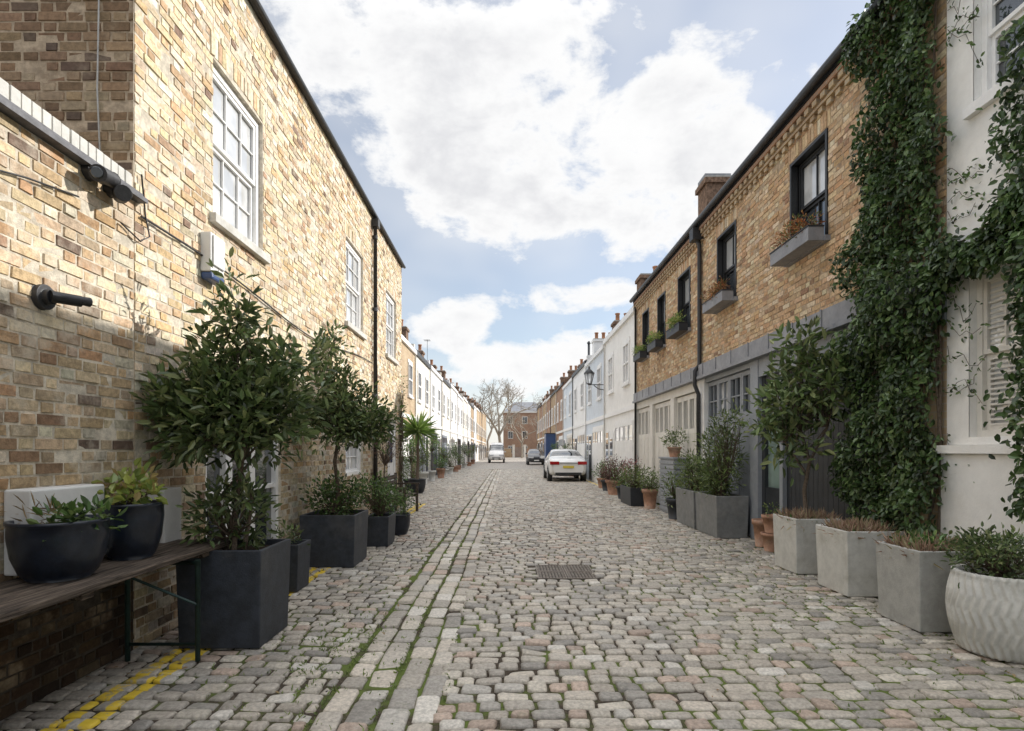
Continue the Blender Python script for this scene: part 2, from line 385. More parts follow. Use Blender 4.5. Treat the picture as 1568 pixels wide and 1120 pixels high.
mb.tube([(XL+.06,11.85,6.38),(XL+.06,11.85,.05)],.04,10,m_iron)
mb.box(XL,XL+.14,11.76,11.94,6.14,6.3,m_iron)
for z in (.8,2.6,4.4,5.9): mb.tube([(XL+.06,11.85,z),(XL+.06,11.85,z+.07)],.052,10,m_iron)
mb.tube([(XL+.05,12.0,3.3),(XL+.05,12.0,.05)],.025,8,m_iron)
mb.make('downpipe',LH)
YW=empty('brick_yard_wall')
zfy=lambda z: np.clip(np.where(z<.75,.22+.05*z,np.clip(.62+.38*(z-.8)/1.5,.62,1.0)),.1,1)  # painted shade: near-black base behind the table, easing upwards with some dirt
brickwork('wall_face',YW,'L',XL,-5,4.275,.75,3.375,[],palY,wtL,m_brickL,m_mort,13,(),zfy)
m_mortd=simple('painted_shade_mortar',(.07,.06,.05),.9,.3,7,.8,120,spec=.1)  # mortar coloured dark to paint the shade under the table
brickwork('painted_shade_base_courses',YW,'L',XL,-5,4.275,0,.75,[],palG,[4,4,3,2,1.5],m_brickR,m_mortd,14,(),zfy)  # lowest courses coloured near black as painted shade, not damp
mb=MB(); mb.box(-3.1,XL-.03,-5,4.26,0,3.37,m_chim)
mb.box(-3.15,XL+.07,-5,4.33,3.378,3.41,m_slate); mb.box(-3.13,XL+.045,-5,4.31,3.412,3.44,m_slate)
mb.make('tile_creasing',YW)
mb=MB(); y=-5
while y<4.2:
    x1=XL+.012+R.uniform(-.004,.004); mb.box(-3.1,x1,y,y+.066,3.443,3.555,m_concL); y+=.0745
mb.make('brick_on_edge_coping',YW,.004)
mb=MB(); mb.box(-3.09,XL,-5,4.26,3.444,3.548,m_mort); mb.make('coping_mortar',YW)
def cable(name,pts,r=.007):
    mb=MB(); mb.tube(pts,r,6,m_iron); mb.make(name)
pts=[]
for i in range(41):
    t=i/40; y=4.33+t*(11.7-4.33); z=3.28-.12*math.sin(t*math.pi)+ .05*math.sin(t*9)
    pts.append((XL+.02,y,z))
cable('wall_cable',pts,.009)
cable('wall_cable',[(XL+.02,4.33,3.6),(XL+.03,4.36,3.3),(XL+.025,4.42,3.16),(XL+.03,4.3,3.08),(XL+.02,4.1,3.14)],.006)
cable('wall_cable',[(XL+.015,2.4,3.02),(XL+.02,2.9,2.98),(XL+.02,3.3,3.08),(XL+.015,3.7,3.15)],.006)
gx=PX(150,4.25)
m_cab=simple('pale_cable',(.45,.44,.42),.6)
mb=MB(); mb.tube([(gx-.01,4.25,6.3),(gx+.01,4.25,5),(gx-.005,4.25,4.2),(gx+.02,4.25,3.6)],.006,6,m_cab); mb.make('wall_cable')
G=empty('security_camera')
mb=MB()
cy=3.8; cz=PZ(268,3.85)
mb.tube([(XL,cy,cz),(XL+.05,cy,cz)],.06,16,m_black)
mb.tube([(XL+.05,cy,cz),(XL+.1,cy,cz-.02)],.025,10,m_black)
mb.tube([(XL+.08,cy+.12,cz-.0),(XL+.14,cy-.1,cz-.06)],[.05,.055],16,m_iron)
mb.tube([(XL+.13,cy-.09,cz-.055),(XL+.142,cy-.115,cz-.062)],[.04,.035],16,m_glass)
mb.tube([(XL+.05,cy+.25,cz-.05),(XL+.17,cy+.1,cz-.10)],[.05,.055],16,m_iron)
mb.tube([(XL,cy+.2,cz-.03),(XL+.06,cy+.2,cz-.04)],.055,16,m_black)
mb.make('twin_camera_heads',G,.004)
G=empty('wall_spotlight')
mb=MB(); cy=3.42; cz=PZ(458,3.46)
mb.tube([(XL,cy,cz),(XL+.035,cy,cz)],.075,20,m_iron)
mb.tube([(XL+.035,cy,cz),(XL+.07,cy,cz)],.045,16,m_black)
mb.tube([(XL+.07,cy-.02,cz),(XL+.15,cy+.12,cz+.005)],.035,16,m_black)
mb.tube([(XL+.14,cy+.1,cz+.01),(XL+.17,cy+.17,cz+.012)],[.026,.03],12,m_iron)
mb.make('lamp_body',G,.003)
G=empty('alarm_box')
mb=MB(); mb.box(XL,XL+.10,5.19,5.44,3.14,3.5,m_lampw); mb.box(XL+.1,XL+.12,5.21,5.42,3.2,3.48,m_lampw)
mb.make('cover',G,.015)
mb=MB(); mb.box(XL,XL+.11,5.195,5.435,3.07,3.138,m_blue); mb.make('strobe_base',G,.02)
G=empty('meter_box'); mb=MB(); mb.box(XL,XL+.16,3.16,3.74,.8,1.28,m_lampw); mb.box(XL,XL+.14,4.42,4.66,.6,1.2,m_lampw); mb.make('cabinet',G,.012)
# ------------------------------------------------------------------ RIGHT BRICK HOUSE
RH=empty('brick_mews_house')
palR=[(.58,.42,.26),(.53,.36,.215),(.47,.30,.17),(.61,.48,.32),(.33,.21,.135),(.64,.53,.38)]
wtR=[5,5,3.4,3,1.2,1.8]
opsR=[(7.44,8.43,4.305,5.73),(10.4,11.36,4.305,5.73),(13.0,13.96,4.305,5.73),(15.05,15.85,4.305,5.73),(16.8,17.6,4.305,5.73)]
archR=[(o[0],o[1],o[3],.03) for o in opsR]
brickwork('walls',RH,'R',XR,5.43,18.4,3.33,6.255,opsR,palR,wtR,m_brickR,m_mortR,21,archR)
mb=MB()
for o in opsR:
    reveal(mb,'R',XR,(o[0]+.002,o[1]-.002,o[2]+.002,o[3]-.002),.17,m_black)
    a,b,c,d=o
    for (u0,u1) in ((a+.004,a+.05),(b-.05,b-.004)): fbox(mb,'R',XR,u0,u1,c+.01,d-.05,-.09,.012,m_black)
    fbox(mb,'R',XR,a+.004,b-.004,d-.05,d-.004,-.09,.012,m_black)
    sash(mb,'R',XR,(a+.05,b-.05,c+.02,d-.05),.1,m_black,m_glassc,m_glass,2,1,.03)
    fbox(mb,'R',XR,a-.06,b+.06,c-.075,c-.003,-.1,.07,m_lead)
mb.make('sash_windows',RH,.003)
mb=MB()
y=5.5
while y<18.3:
    fbox(mb,'R',XR,y,y+.1,5.98,6.05,.0,.045,m_fb3 if R.random()<.7 else m_fb1)
    y+=.2
fbox(mb,'R',XR,5.44,18.39,6.052,6.10,.0,.06,m_fb1)
y=5.5
while y<18.3:
    fbox(mb,'R',XR,y+.05,y+.16,6.102,6.18,.0,.095,m_fb3); y+=.2
fbox(mb,'R',XR,5.44,18.39,6.182,6.252,.0,.11,m_fb2)
mb.make('dentil_course',RH,.004)
mb=MB()
mb.box(XR-.12,XR+.02,5.43,18.4,6.256,6.32,m_black)
mb.tube([(XR-.18,5.40,6.33),(XR-.18,18.42,6.33)],.055,10,m_iron)
mb.make('gutter',RH)
mb=MB()
mb.quad((XR-.12,5.43,6.36),(XR-.12,18.4,6.36),(7.4,18.4,7.3),(7.4,5.43,7.3),m_slate)
mb.quad((10.8,5.43,6.36),(10.8,18.4,6.36),(7.4,18.4,7.31),(7.4,5.43,7.31),m_slate)
mb.box(XR+.25,10.8,5.44,18.39,0,6.35,m_chim)
mb.make('slate_roof',RH)
mb=MB()
K='R'
fbox(mb,K,XR,5.43,18.4,3.08,3.325,-.2,.10,m_lead)
fbox(mb,K,XR,5.43,18.4,3.02,3.078,-.2,.14,m_lead)
y=5.9
while y<18.3: fbox(mb,K,XR,y,y+.03,3.09,3.335,.1,.115,m_lead); y+=.75
fbox(mb,K,XR,5.43,9.55,2.72,3.018,-.2,.02,m_gpaint)
fbox(mb,K,XR,5.43,6.55,0,2.718,-.2,.0,m_fb3)
fbox(mb,K,XR,6.55,6.68,0,2.718,-.2,.03,m_char)
y=6.68
while y<8.6: fbox(mb,K,XR,y,y+.112,.04,2.718,-.12,-.045,m_char); y+=.12
fbox(mb,K,XR,6.68,8.62,0,2.71,-.2,-.125,m_black)
fbox(mb,K,XR,8.62,8.72,0,2.718,-.2,.02,m_gpaint)
fbox(mb,K,XR,8.72,9.45,0,.15,-.2,-.03,m_char)
fbox(mb,K,XR,8.72,8.82,.15,2.718,-.15,-.04,m_char); fbox(mb,K,XR,9.35,9.45,.15,2.718,-.15,-.04,m_char)
fbox(mb,K,XR,8.82,9.35,.15,.9,-.15,-.05,m_char); fbox(mb,K,XR,8.82,9.35,2.2,2.718,-.15,-.05,m_char)
fbox(mb,K,XR,8.82,9.35,.9,2.2,-.13,-.1,m_glassg)
fbox(mb,K,XR,9.45,9.75,0,3.018,-.2,.03,m_gpaint)
fbox(mb,K,XR,9.75,12.05,2.93,3.018,-.2,.0,m_gpaint)
y=9.75
for k in range(4):
    a=y+k*.575; b=a+.565
    fbox(mb,K,XR,a,b,0,2.2,-.2,-.06,m_gpaint)
    fbox(mb,K,XR,a,a+.06,2.2,2.92,-.2,-.06,m_gpaint); fbox(mb,K,XR,b-.06,b,2.2,2.92,-.2,-.06,m_gpaint)
    fbox(mb,K,XR,a+.06,b-.06,2.84,2.92,-.2,-.06,m_gpaint)
    fbox(mb,K,XR,a+.06,b-.06,2.2,2.84,-.14,-.11,m_glassc if k==2 else m_glass)
    fbox(mb,K,XR,(a+b)/2-.012,(a+b)/2+.012,2.2,2.84,-.109,-.07,m_gpaint)
    fbox(mb,K,XR,a+.06,b-.06,2.5,2.525,-.109,-.075,m_gpaint)
    for zz in ((.2,1.0),(1.15,2.05)):
        fbox(mb,K,XR,a+.08,b-.08,zz[0],zz[1],-.06,-.045,m_gpaint)
fbox(mb,K,XR,12.05,12.4,0,3.018,-.2,.02,m_white)
fbox(mb,K,XR,12.4,18.4,2.82,3.018,-.2,.01,m_cream)
for (a,b) in ((12.4,14.2),(14.5,16.3),(16.6,18.4)):
    fbox(mb,K,XR,a-.3 if a>12.5 else a-.001,a,0,2.818,-.2,.03,m_cream)
    n=4; wv=(b-a)/n
    for k in range(n):
        s=a+k*wv; e=s+wv-.012
        fbox(mb,K,XR,s,e,.03,2.0,-.2,-.05,m_cream)
        for q in range(3): fbox(mb,K,XR,s+.04+q*(wv-.1)/3,s+.04+(q+1)*(wv-.1)/3-.012,.15,1.9,-.05,-.038,m_cream)
        fbox(mb,K,XR,s,s+.06,2.0,2.8,-.2,-.05,m_cream); fbox(mb,K,XR,e-.06,e,2.0,2.8,-.2,-.05,m_cream)
        fbox(mb,K,XR,s+.06,e-.06,2.68,2.8,-.2,-.05,m_cream); fbox(mb,K,XR,s+.06,e-.06,2.0,2.68,-.13,-.1,m_glass)
        fbox(mb,K,XR,(s+e)/2-.012,(s+e)/2+.012,2.0,2.68,-.099,-.06,m_cream)
mb.make('ground_floor_doors',RH,.004)
mb=MB()
mb.tube([(XR-.14,12.22,6.3),(XR-.14,12.22,6.1),(XR-.06,12.22,5.9),(XR-.06,12.22,3.35),(XR-.16,12.22,3.2),(XR-.16,12.22,2.9),(XR-.08,12.22,2.7),(XR-.08,12.22,.05)],.045,10,m_iron)
mb.box(XR-.24,XR-.0,12.1,12.34,6.0,6.25,m_iron)
mb.tube([(XR-.06,18.3,6.3),(XR-.06,18.3,.05)],.035,8,m_iron)
mb.make('downpipes',RH)
def chimney(mb,x0,x1,y0,y1,z0,z1,pots=2,mat=None):
    mat=mat or m_chim
    mb.box(x0,x1,y0,y1,z0,z1-.16,mat); mb.box(x0-.05,x1+.05,y0-.05,y1+.05,z1-.158,z1-.05,mat); mb.box(x0-.02,x1+.02,y0-.02,y1+.02,z1-.048,z1,m_conc)
    for k in range(pots):
        cx=x0+(x1-x0)*(k+.5)/pots
        mb.lathe(cx,(y0+y1)/2,[(.11,z1+.002),(.09,z1+.08),(.085,z1+.3),(.11,z1+.32),(.11,z1+.36),(.08,z1+.36)],12,m_pot)
mb=MB()
chimney(mb,4.22,5.0,12.0,12.55,6.2,7.3,0); chimney(mb,4.25,5.3,18.0,18.6,6.2,7.1,0)
mb.box(4.2,4.75,12.05,12.5,7.31,7.37,m_lead); mb.make('chimneys',RH)
# ------------------------------------------------------------------ WHITE HOUSE right
WH=empty('white_rendered_house'); mb=MB()
ow=[(4.62,5.17,1.62,3.1),(4.1,5.12,4.6,5.75)]
us=[-25,4.1,4.62,5.12,5.17,5.428]; ws=[1.55,1.62,3.1,4.6,5.75,6.42]
for a,b in zip(us,us[1:]):
    for c,d in zip(ws,ws[1:]):
        uc=(a+b)/2; wc=(c+d)/2
        if any(o[0]<uc<o[1] and o[2]<wc<o[3] for o in ow): continue
        mb.quad((XR,a,c),(XR,b,c),(XR,b,d),(XR,a,d),m_render)
mb.quad((XR,5.428,1.55),(XR+.3,5.428,1.55),(XR+.3,5.428,6.42),(XR,5.428,6.42),m_render)
mb.box(XR-.05,XR+.3,-25,5.44,0,1.47,m_render); mb.box(XR-.09,XR+.3,-25,5.45,1.472,1.548,m_render)
mb.box(XR+.28,11,-25,5.42,1.55,6.41,m_chim)
for o in ow: reveal(mb,'R',XR,o,.16,m_render)
mb.box(XR-.1,11,-25,5.44,6.422,6.5,m_render)
mb.make('rendered_walls',WH)
mb=MB()
sash(mb,'R',XR,ow[0],.07,m_cream,m_glassc,m_glassc,2,3); sash(mb,'R',XR,ow[1],.07,m_white,m_glass,m_glass,2,2)
fbox(mb,'R',XR,4.05,5.17,4.5,4.597,-.1,.06,m_white)
for k in range(30):
    z=1.72+k*.045; fbox(mb,'R',XR,4.72,5.07,z,z+.02,-.112,-.108,m_cream)
mb.make('windows',WH,.003)
# ------------------------------------------------------------------ far terraces
def mews(side,y0,y1,h,wall,X=4.2,doorm=None,trim=None,nw=2,seed=0,roof=.9,ant=False,white_win=True):
    rr=random.Random(seed+int(y0*10)); E=empty('mews_house')
    k='L' if side<0 else 'R'; p=X*side; mb=MB()
    xb=side*(X+6.5)
    mb.box(p,xb,y0+.003,y1-.003,0,h,wall)
    trim=trim or m_white; doorm=doorm or rr.choice([m_white,m_char,m_gpaint,m_cream,m_navy])
    fbox(mb,k,p,y0+.01,y1-.01,h-.14,h+.04,.0,.10,trim if rr.random()<.4 else m_black)
    fbox(mb,k,p,y0+.01,y1-.01,2.85,3.02,.0,.05,trim)
    mr=side*(X+3.2)
    mb.quad((p-side*.1,y0,h+.045),(p-side*.1,y1,h+.045),(mr,y1,h+roof),(mr,y0,h+roof),m_slate)
    mb.quad((xb,y0,h+.045),(xb,y1,h+.045),(mr,y1,h+roof+.002),(mr,y0,h+roof+.002),m_slate)
    mb.quad((p,y0+.01,h),(xb,y0+.01,h),(mr,y0+.01,h+roof),(mr,y0+.012,h+roof),wall)
    wd=(y1-y0)/nw
    for i in range(nw):
        c=y0+wd*(i+.5); a=c-.48; b=c+.48; z0=3.85; z1=5.25
        fr=m_white if white_win else m_black
        fbox(mb,k,p,a-.06,b+.06,z1,z1+.14,.0,.03,trim); fbox(mb,k,p,a-.08,b+.08,z0-.09,z0,.0,.09,trim)
        fbox(mb,k,p,a,b,z0,z1,.0,.008,m_glass if rr.random()<.6 else m_glassc)
        for (u0,u1,w0,w1) in ((a,a+.07,z0,z1),(b-.07,b,z0,z1),(a+.07,b-.07,z1-.07,z1),(a+.07,b-.07,z0,z0+.07),(a+.07,b-.07,(z0+z1)/2-.03,(z0+z1)/2+.03),(c-.015,c+.015,z0+.07,z1-.07)):
            fbox(mb,k,p,u0,u1,w0,w1,.0085,.05,fr)
    g0=y0+.35; g1=y0+(y1-y0)*.58; n=4
    fbox(mb,k,p,g0-.1,g1+.1,0,2.62,.0,.02,trim)
    for i in range(n):
        a=g0+(g1-g0)*i/n; b=g0+(g1-g0)*(i+1)/n-.015
        fbox(mb,k,p,a,b,.03,1.75,.02,.05,doorm); fbox(mb,k,p,a+.06,b-.06,1.85,2.35,.02,.03,m_glass); 
        fbox(mb,k,p,a,a+.06,1.75,2.5,.02,.05,doorm); fbox(mb,k,p,b-.06,b,1.75,2.5,.02,.05,doorm); fbox(mb,k,p,a+.06,b-.06,2.35,2.5,.02,.05,doorm)
        fbox(mb,k,p,a+.06,b-.06,1.75,1.85,.02,.05,doorm)
    d0=g1+.35; d1=d0+.85
    d2=rr.choice([m_char,m_white,m_navy,m_white,m_cream])
    fbox(mb,k,p,d0-.08,d1+.08,0,2.3,.0,.03,trim); fbox(mb,k,p,d0,d1,.05,2.2,.03,.045,d2); fbox(mb,k,p,d0+.15,d1-.15,1.3,2.0,.045,.055,m_glass)
    if y1-.3-d1>.7: fbox(mb,k,p,d1+.25,y1-.3,1.0,2.3,.0,.03,trim); fbox(mb,k,p,d1+.32,y1-.37,1.07,2.23,.03,.04,m_glass)
    mb.tube([(p-side*.05,y1-.12,h-.1),(p-side*.05,y1-.12,.05)],.03,6,m_iron if rr.random()<.3 else m_white)
    mb.make('facade_and_roof',E)
    mb=MB(); c=side*(X+.35); chimney(mb,min(c,c+side*1.1),max(c,c+side*1.1),y0-.3,y0+.3,h-.3,h+rr.uniform(.75,1.15),rr.choice([2,3]),wall if rr.random()<.25 else m_chim)
    mb.box(min(p+side*.02,p+side*3),max(p+side*.02,p+side*3),y0-.14,y0+.14,h,h+.3,m_chim if wall in(m_fb1,m_fb2,m_fb3) else wall)
    if ant:
        ax=side*(X+.9); az=h+.9
        mb.tube([(ax,y0,az),(ax,y0,az+1.5)],.014,5,m_iron)
        for q in range(5): mb.tube([(ax-.2,y0-.3+q*.12,az+1.45),(ax+.2,y0-.3+q*.12,az+1.45)],.006,4,m_iron)
        mb.tube([(ax,y0-.35,az+1.45),(ax,y0+.3,az+1.45)],.008,4,m_iron)
    mb.make('chimney_stack',E)
    return E
ys=[15.16,20.5,26,31,36.5,42,48,54,60,66,72,79,86,93,100,107,115]
wl=[m_fb3,m_fb3,m_pink,m_white,m_pink,m_white,m_white,m_pink,m_white,m_fb1,m_white,m_fb3,m_fb1,m_fb1,m_fb3,m_fb1]
hl=[6.1,6.0,6.05,6.1,6.2,6.4,6.3,6.6,6.8,6.8,7.2,7.4,7.8,8.0,8.3,8.6]
for i in range(len(wl)): mews(-1,ys[i],ys[i+1],hl[i],wl[i],seed=i,nw=2,ant=(i==4))
ys=[18.42,24.3,30,36,42,48,54,60,66,72,78]
wr=[m_render,m_pblue,m_white,m_pblue,m_fb2,m_fb1,m_fb2,m_fb1,m_fb2,m_fb1]
hr=[6.15,6.0,6.2,6.1,6.5,6.6,6.7,6.9,7.0,7.2]
for i in range(len(wr)): mews(1,ys[i],ys[i+1],hr[i],wr[i],seed=50+i,nw=2,doorm=m_white if i<3 else None)
mb=MB(); mb.tube([(5.2,36,6),(5.2,36,8.3)],.08,10,m_char); mb.lathe(5.2,36,[(.12,8.25),(.12,8.32),(.03,8.42)],10,m_char); mb.make('flue_pipe')
def block(name,x0,x1,y0,y1,h,wall,floors,bays,roof=1.5):
    E=empty(name); mb=MB(); mb.box(x0,x1,y0,y1,0,h,wall); mb.box(x0-.2,x1+.2,y0-.2,y1+.2,h,h+.35,m_cream)
    k=len(mb.v); cx=(x0+x1)/2; cy=(y0+y1)/2; rx=(x1-x0)*.25; ry=(y1-y0)*.2
    mb.v+=[(x0,y0,h+.352),(x1,y0,h+.352),(x1,y1,h+.352),(x0,y1,h+.352),(cx-rx,cy-ry,h+roof),(cx+rx,cy-ry,h+roof),(cx+rx,cy+ry,h+roof),(cx-rx,cy+ry,h+roof)]
    for q in ((4,5,6,7),(0,1,5,4),(1,2,6,5),(2,3,7,6),(3,0,4,7)): mb.face(tuple(k+i for i in q),m_lead)
    fh=h/floors; bw=(x1-x0)/bays
    for f in range(floors):
        for b in range(bays):
            c=x0+bw*(b+.5); z=f*fh+.9
            mb.box(c-.6,c+.6,y0-.05,y0-.003,z-.08,z+1.68,m_cream); mb.box(c-.5,c-.03,y0-.06,y0-.051,z+.05,z+1.55,m_glass); mb.box(c+.03,c+.5,y0-.06,y0-.051,z+.05,z+1.55,m_glass)
    mb.make('walls_and_windows',E)
block('brick_apartment_building',-.8,9.2,132,144,10.2,m_fb2,3,3,2.8)
block('brick_apartment_building',10.5,40,130,142,8,m_fb1,3,9)
block('brick_apartment_building',-44,-8,134,146,8,m_fb1,3,10)
G=empty('brick_boundary_wall'); mb=MB(); mb.box(-20,1.0,121,121.35,0,1.9,m_fb1); mb.box(-20,1.05,120.95,121.4,1.901,1.98,m_concL)
for x in (1.2,3.6): mb.box(x,x+.5,120.8,121.4,0,2.6,m_cream); mb.box(x-.06,x+.56,120.74,121.46,2.601,2.72,m_cream)
mb.box(4.2,20,121,121.35,0,1.9,m_fb2)
for i in range(14): mb.tube([(1.75+i*.135,121.1,.05),(1.75+i*.135,121.1,2.2)],.02,4,m_iron)
mb.make('wall_and_gate',G)
# ------------------------------------------------------------------ ground
YE=46.0
def dipz(x): return -.04*math.exp(-((x+.75)/.7)**2)
gm=simple('earth',(.16,.15,.13),.95,.3,.5)
mb=MB(); mb.quad((-1500,-1500,-.09),(1500,-1500,-.09),(1500,1500,-.09),(-1500,1500,-.09),gm); mb.make('ground')
m,nt,b,tc=base('joint_dirt_and_moss',.95,0,.15)
n=NOISE(nt,tc,1.4,6,.72); nf=NOISE(nt,tc,60,3,.7)
sp=nt.nodes.new('ShaderNodeSeparateXYZ'); nt.links.new(tc,sp.inputs[0])
bias=M(nt,'ADD',MR(nt,sp.outputs[0],.3,3.2,0.02,.17),M(nt,'ADD',M(nt,'MULTIPLY',M(nt,'LESS_THAN',M(nt,'ABSOLUTE',M(nt,'ADD',sp.outputs[0],.75)),.6),.06),MR(nt,sp.outputs[1],12,3,0,.05)))
c=MIX(nt,MR(nt,nf,.3,.7),(.028,.022,.017),(.10,.08,.06))
c=MIX(nt,MR(nt,M(nt,'ADD',n,bias),.53,.67,0,.9),c,(.11,.15,.035))
nt.links.new(c,b.inputs['Base Color']); nt.links.new(BUMP(nt,nf,1,.01),b.inputs['Normal']); m_joint=m
RD=empty('cobbled_street')
mb=MB(); xs=[-6,-4.2,-3,-2.4,-2]+[-1.8+.15*i for i in range(15)]+[.6,1.5,4.2,6]
for a,b in zip(xs,xs[1:]): mb.quad((a,-3,dipz(a)-.019),(b,-3,dipz(b)-.019),(b,YE+.5,dipz(b)-.019),(a,YE+.5,dipz(a)-.019),m_joint)
mb.make('joints',RD)
S=[]; y=1.0; rng=random.Random(5)
while y<YE:
    rd=rng.uniform(.108,.134)
    for (s,e) in ((-4.25,-1.12),(-.38,4.25)):
        x=s+rng.uniform(-.1,0)
        while x<e:
            l=rng.uniform(.115,.215)
            if x+l>e: l=e-x
            if l<.06: break
            if not(.33<x+l/2<1.10 and 6.62<y+rd/2<7.48):
                S.append((x+l/2,y+rd/2+.016*math.sin(x*1.7+y*.8)+rng.uniform(-.005,.005),l/2-rng.uniform(.006,.011),rd/2-rng.uniform(.007,.012),0))
            x+=l
    y+=rd
for cx in (-1.02,-.85,-.65,-.48):
    y=1.0
    while y<YE:
        l=rng.uniform(.2,.34); S.append((cx+.01*math.sin(y*2),y+l/2,.082 if abs(cx+.75)<.15 else .072,l/2-.009,1)); y+=l
S=np.array(S); N=len(S); rs=np.random.default_rng(3)
a=S[:,2];b_=S[:,3]; ch=np.minimum(a,b_)*.26
def ring(ins,z):
    A=a-ins; B=b_-ins; c=ch
    px=np.stack([A,A,A-c,-(A-c),-A,-A,-(A-c),A-c],1); py=np.stack([-(B-c),B-c,B,B,B-c,-(B-c),-B,-B],1)
    return np.stack([px,py,np.full_like(px,z)],2)
V=np.concatenate([ring(0,-.035),ring(.0015,-.010),ring(.009,-.0022),ring(.024,.0)],1)
ang=rs.normal(0,.03,N); ca,sa=np.cos(ang)[:,None],np.sin(ang)[:,None]
X=V[:,:,0]*ca-V[:,:,1]*sa; Y=V[:,:,0]*sa+V[:,:,1]*ca
V[:,:,0]=X;V[:,:,1]=Y
jit=rs.normal(0,.0038,(N,8,2)); V[:,8:16,:2]+=jit; V[:,16:24,:2]+=jit; V[:,24:,:2]+=jit*.6
V[:,:,2]+=X*rs.normal(0,.045,(N,1))+Y*rs.normal(0,.06,(N,1))+rs.normal(0,.0045,(N,1))
dz=-.04*np.exp(-((S[:,0]+.75)/.7)**2)
und=.012*np.sin(S[:,0]*1.3+S[:,1]*.7)*np.sin(S[:,1]*.9)
V[:,:,0]+=S[:,0:1];V[:,:,1]+=S[:,1:2];V[:,:,2]+=(dz+und*.4)[:,None]
lp=[]
for r in range(3):
    for j in range(8): lp+= [r*8+j,r*8+(j+1)%8,(r+1)*8+(j+1)%8,(r+1)*8+j]
lp+=[24+j for j in range(8)]
L=(np.arange(N)[:,None]*32+np.array(lp)[None]).ravel(); SZ=np.tile(np.array([4]*24+[8]),N)
pal=np.array([(.37,.335,.285),(.41,.365,.305),(.44,.40,.335),(.27,.25,.22),(.48,.45,.40),(.385,.30,.24)])
col=pal[rs.choice(6,N,p=[.3,.23,.15,.16,.08,.08])]*rs.uniform(.78,1.18,(N,1))*(1+.12*S[:,4:5])
npmesh('setts',RD,V,L,SZ,[m_sett],None,np.repeat(col,32,axis=0),True)
m,nt,b,tc=base('distant_setts',.58,0,.5)
bt=nt.nodes.new('ShaderNodeTexBrick'); nt.links.new(tc,bt.inputs[0]); bt.inputs['Scale'].default_value=1
bt.inputs['Brick Width'].default_value=.17; bt.inputs['Row Height'].default_value=.118; bt.inputs['Mortar Size'].default_value=.009
bt.inputs['Color1'].default_value=(.42,.38,.33,1); bt.inputs['Color2'].default_value=(.33,.30,.265,1); bt.inputs['Mortar'].default_value=(.12,.105,.085,1)
nt.links.new(bt.outputs['Color'],b.inputs['Base Color']); nt.links.new(BUMP(nt,bt.outputs['Fac'],-.6,.01),b.inputs['Normal'])
mb=MB(); mb.box(-30,30,YE+.06,121,-.08,-.004,m); mb.make('distant_paving',RD)
m_rust=simple('worn_cast_iron',(.20,.17,.14),.6,.3,8,.6,90,metal=.2,dirt=(.12,.085,.06,.5))
m_slot=simple('cover_recess',(.05,.043,.036),.9,.3,9)
G=empty('drain_cover'); mb=MB(); mb.box(.36,1.08,6.66,7.46,-.05,-.012,m_slot)
for (x0,x1,y0,y1) in ((.37,.715,6.67,7.055),(.725,1.07,6.67,7.055),(.37,.715,7.065,7.45),(.725,1.07,7.065,7.45)):
    w2=.018
    mb.box(x0,x1,y0,y0+w2,-.011,.001,m_rust); mb.box(x0,x1,y1-w2,y1,-.011,.001,m_rust); mb.box(x0,x0+w2,y0+w2,y1-w2,-.011,.001,m_rust); mb.box(x1-w2,x1,y0+w2,y1-w2,-.011,.001,m_rust)
    n=8
    for i in range(n):
        for j in range(n):
            sx=(x1-x0-2*w2)/n; sy=(y1-y0-2*w2)/n; px=x0+w2+i*sx; py=y0+w2+j*sy
            mb.box(px+.006,px+sx-.006,py+.006,py+sy-.006,-.011,-.002,m_rust)
mb.make('cover_plates',G)
# ------------------------------------------------------------------ foliage tools
def leafmesh(name,parent,pos,dr,nr,ln,wd,mat,cols,fold=.18):
    pos=np.asarray(pos);N=len(pos)
    dr=dr/np.linalg.norm(dr,axis=1,keepdims=True); sd_=np.cross(dr,nr); sd_/=np.linalg.norm(sd_,axis=1,keepdims=True)+1e-9
    n2=np.cross(sd_,dr); l=ln[:,None]; w_=l*wd
    up=n2*w_*fold
    V=np.stack([pos,pos+dr*l*.3+sd_*w_*.42+up,pos+dr*l*.68+sd_*w_*.4+up*.8-n2*l*.04,pos+dr*l-n2*l*.12,pos+dr*l*.68-sd_*w_*.4+up*.8-n2*l*.04,pos+dr*l*.3-sd_*w_*.42+up],1)
    t=np.array([[0,1,2,3],[0,3,4,5]]); L=(np.arange(N)[:,None,None]*6+t).ravel()
    return npmesh(name,parent,V,L,np.full(N*2,4),[mat],None,np.repeat(cols,6,axis=0))
def crownpts(seed,blobs,per,cr,rng=None):
    rng=np.random.default_rng(seed); Cn=[];O=[]
    for (cx,cy,cz,rx,ry,rz,n) in blobs:
        d=rng.normal(size=(n,3)); d/=np.linalg.norm(d,axis=1,keepdims=True); r=rng.uniform(.15,1.15,(n,1))**.55
        c=np.array([cx,cy,cz])+d*r*np.array([rx,ry,rz]); Cn.append(c); O.append(np.tile([cx,cy,cz],(n,1)))
    Cn=np.concatenate(Cn);O=np.concatenate(O); return rng,Cn,O
PAL_BAY=np.array([(.085,.13,.045),(.12,.175,.055),(.06,.09,.032),(.16,.21,.08),(.21,.24,.10)])
PAL_OLI=np.array([(.12,.18,.05),(.17,.24,.07),(.09,.13,.045),(.22,.27,.10)])
PAL_GRN=np.array([(.09,.18,.045),(.13,.23,.06),(.06,.11,.03),(.19,.27,.085)])
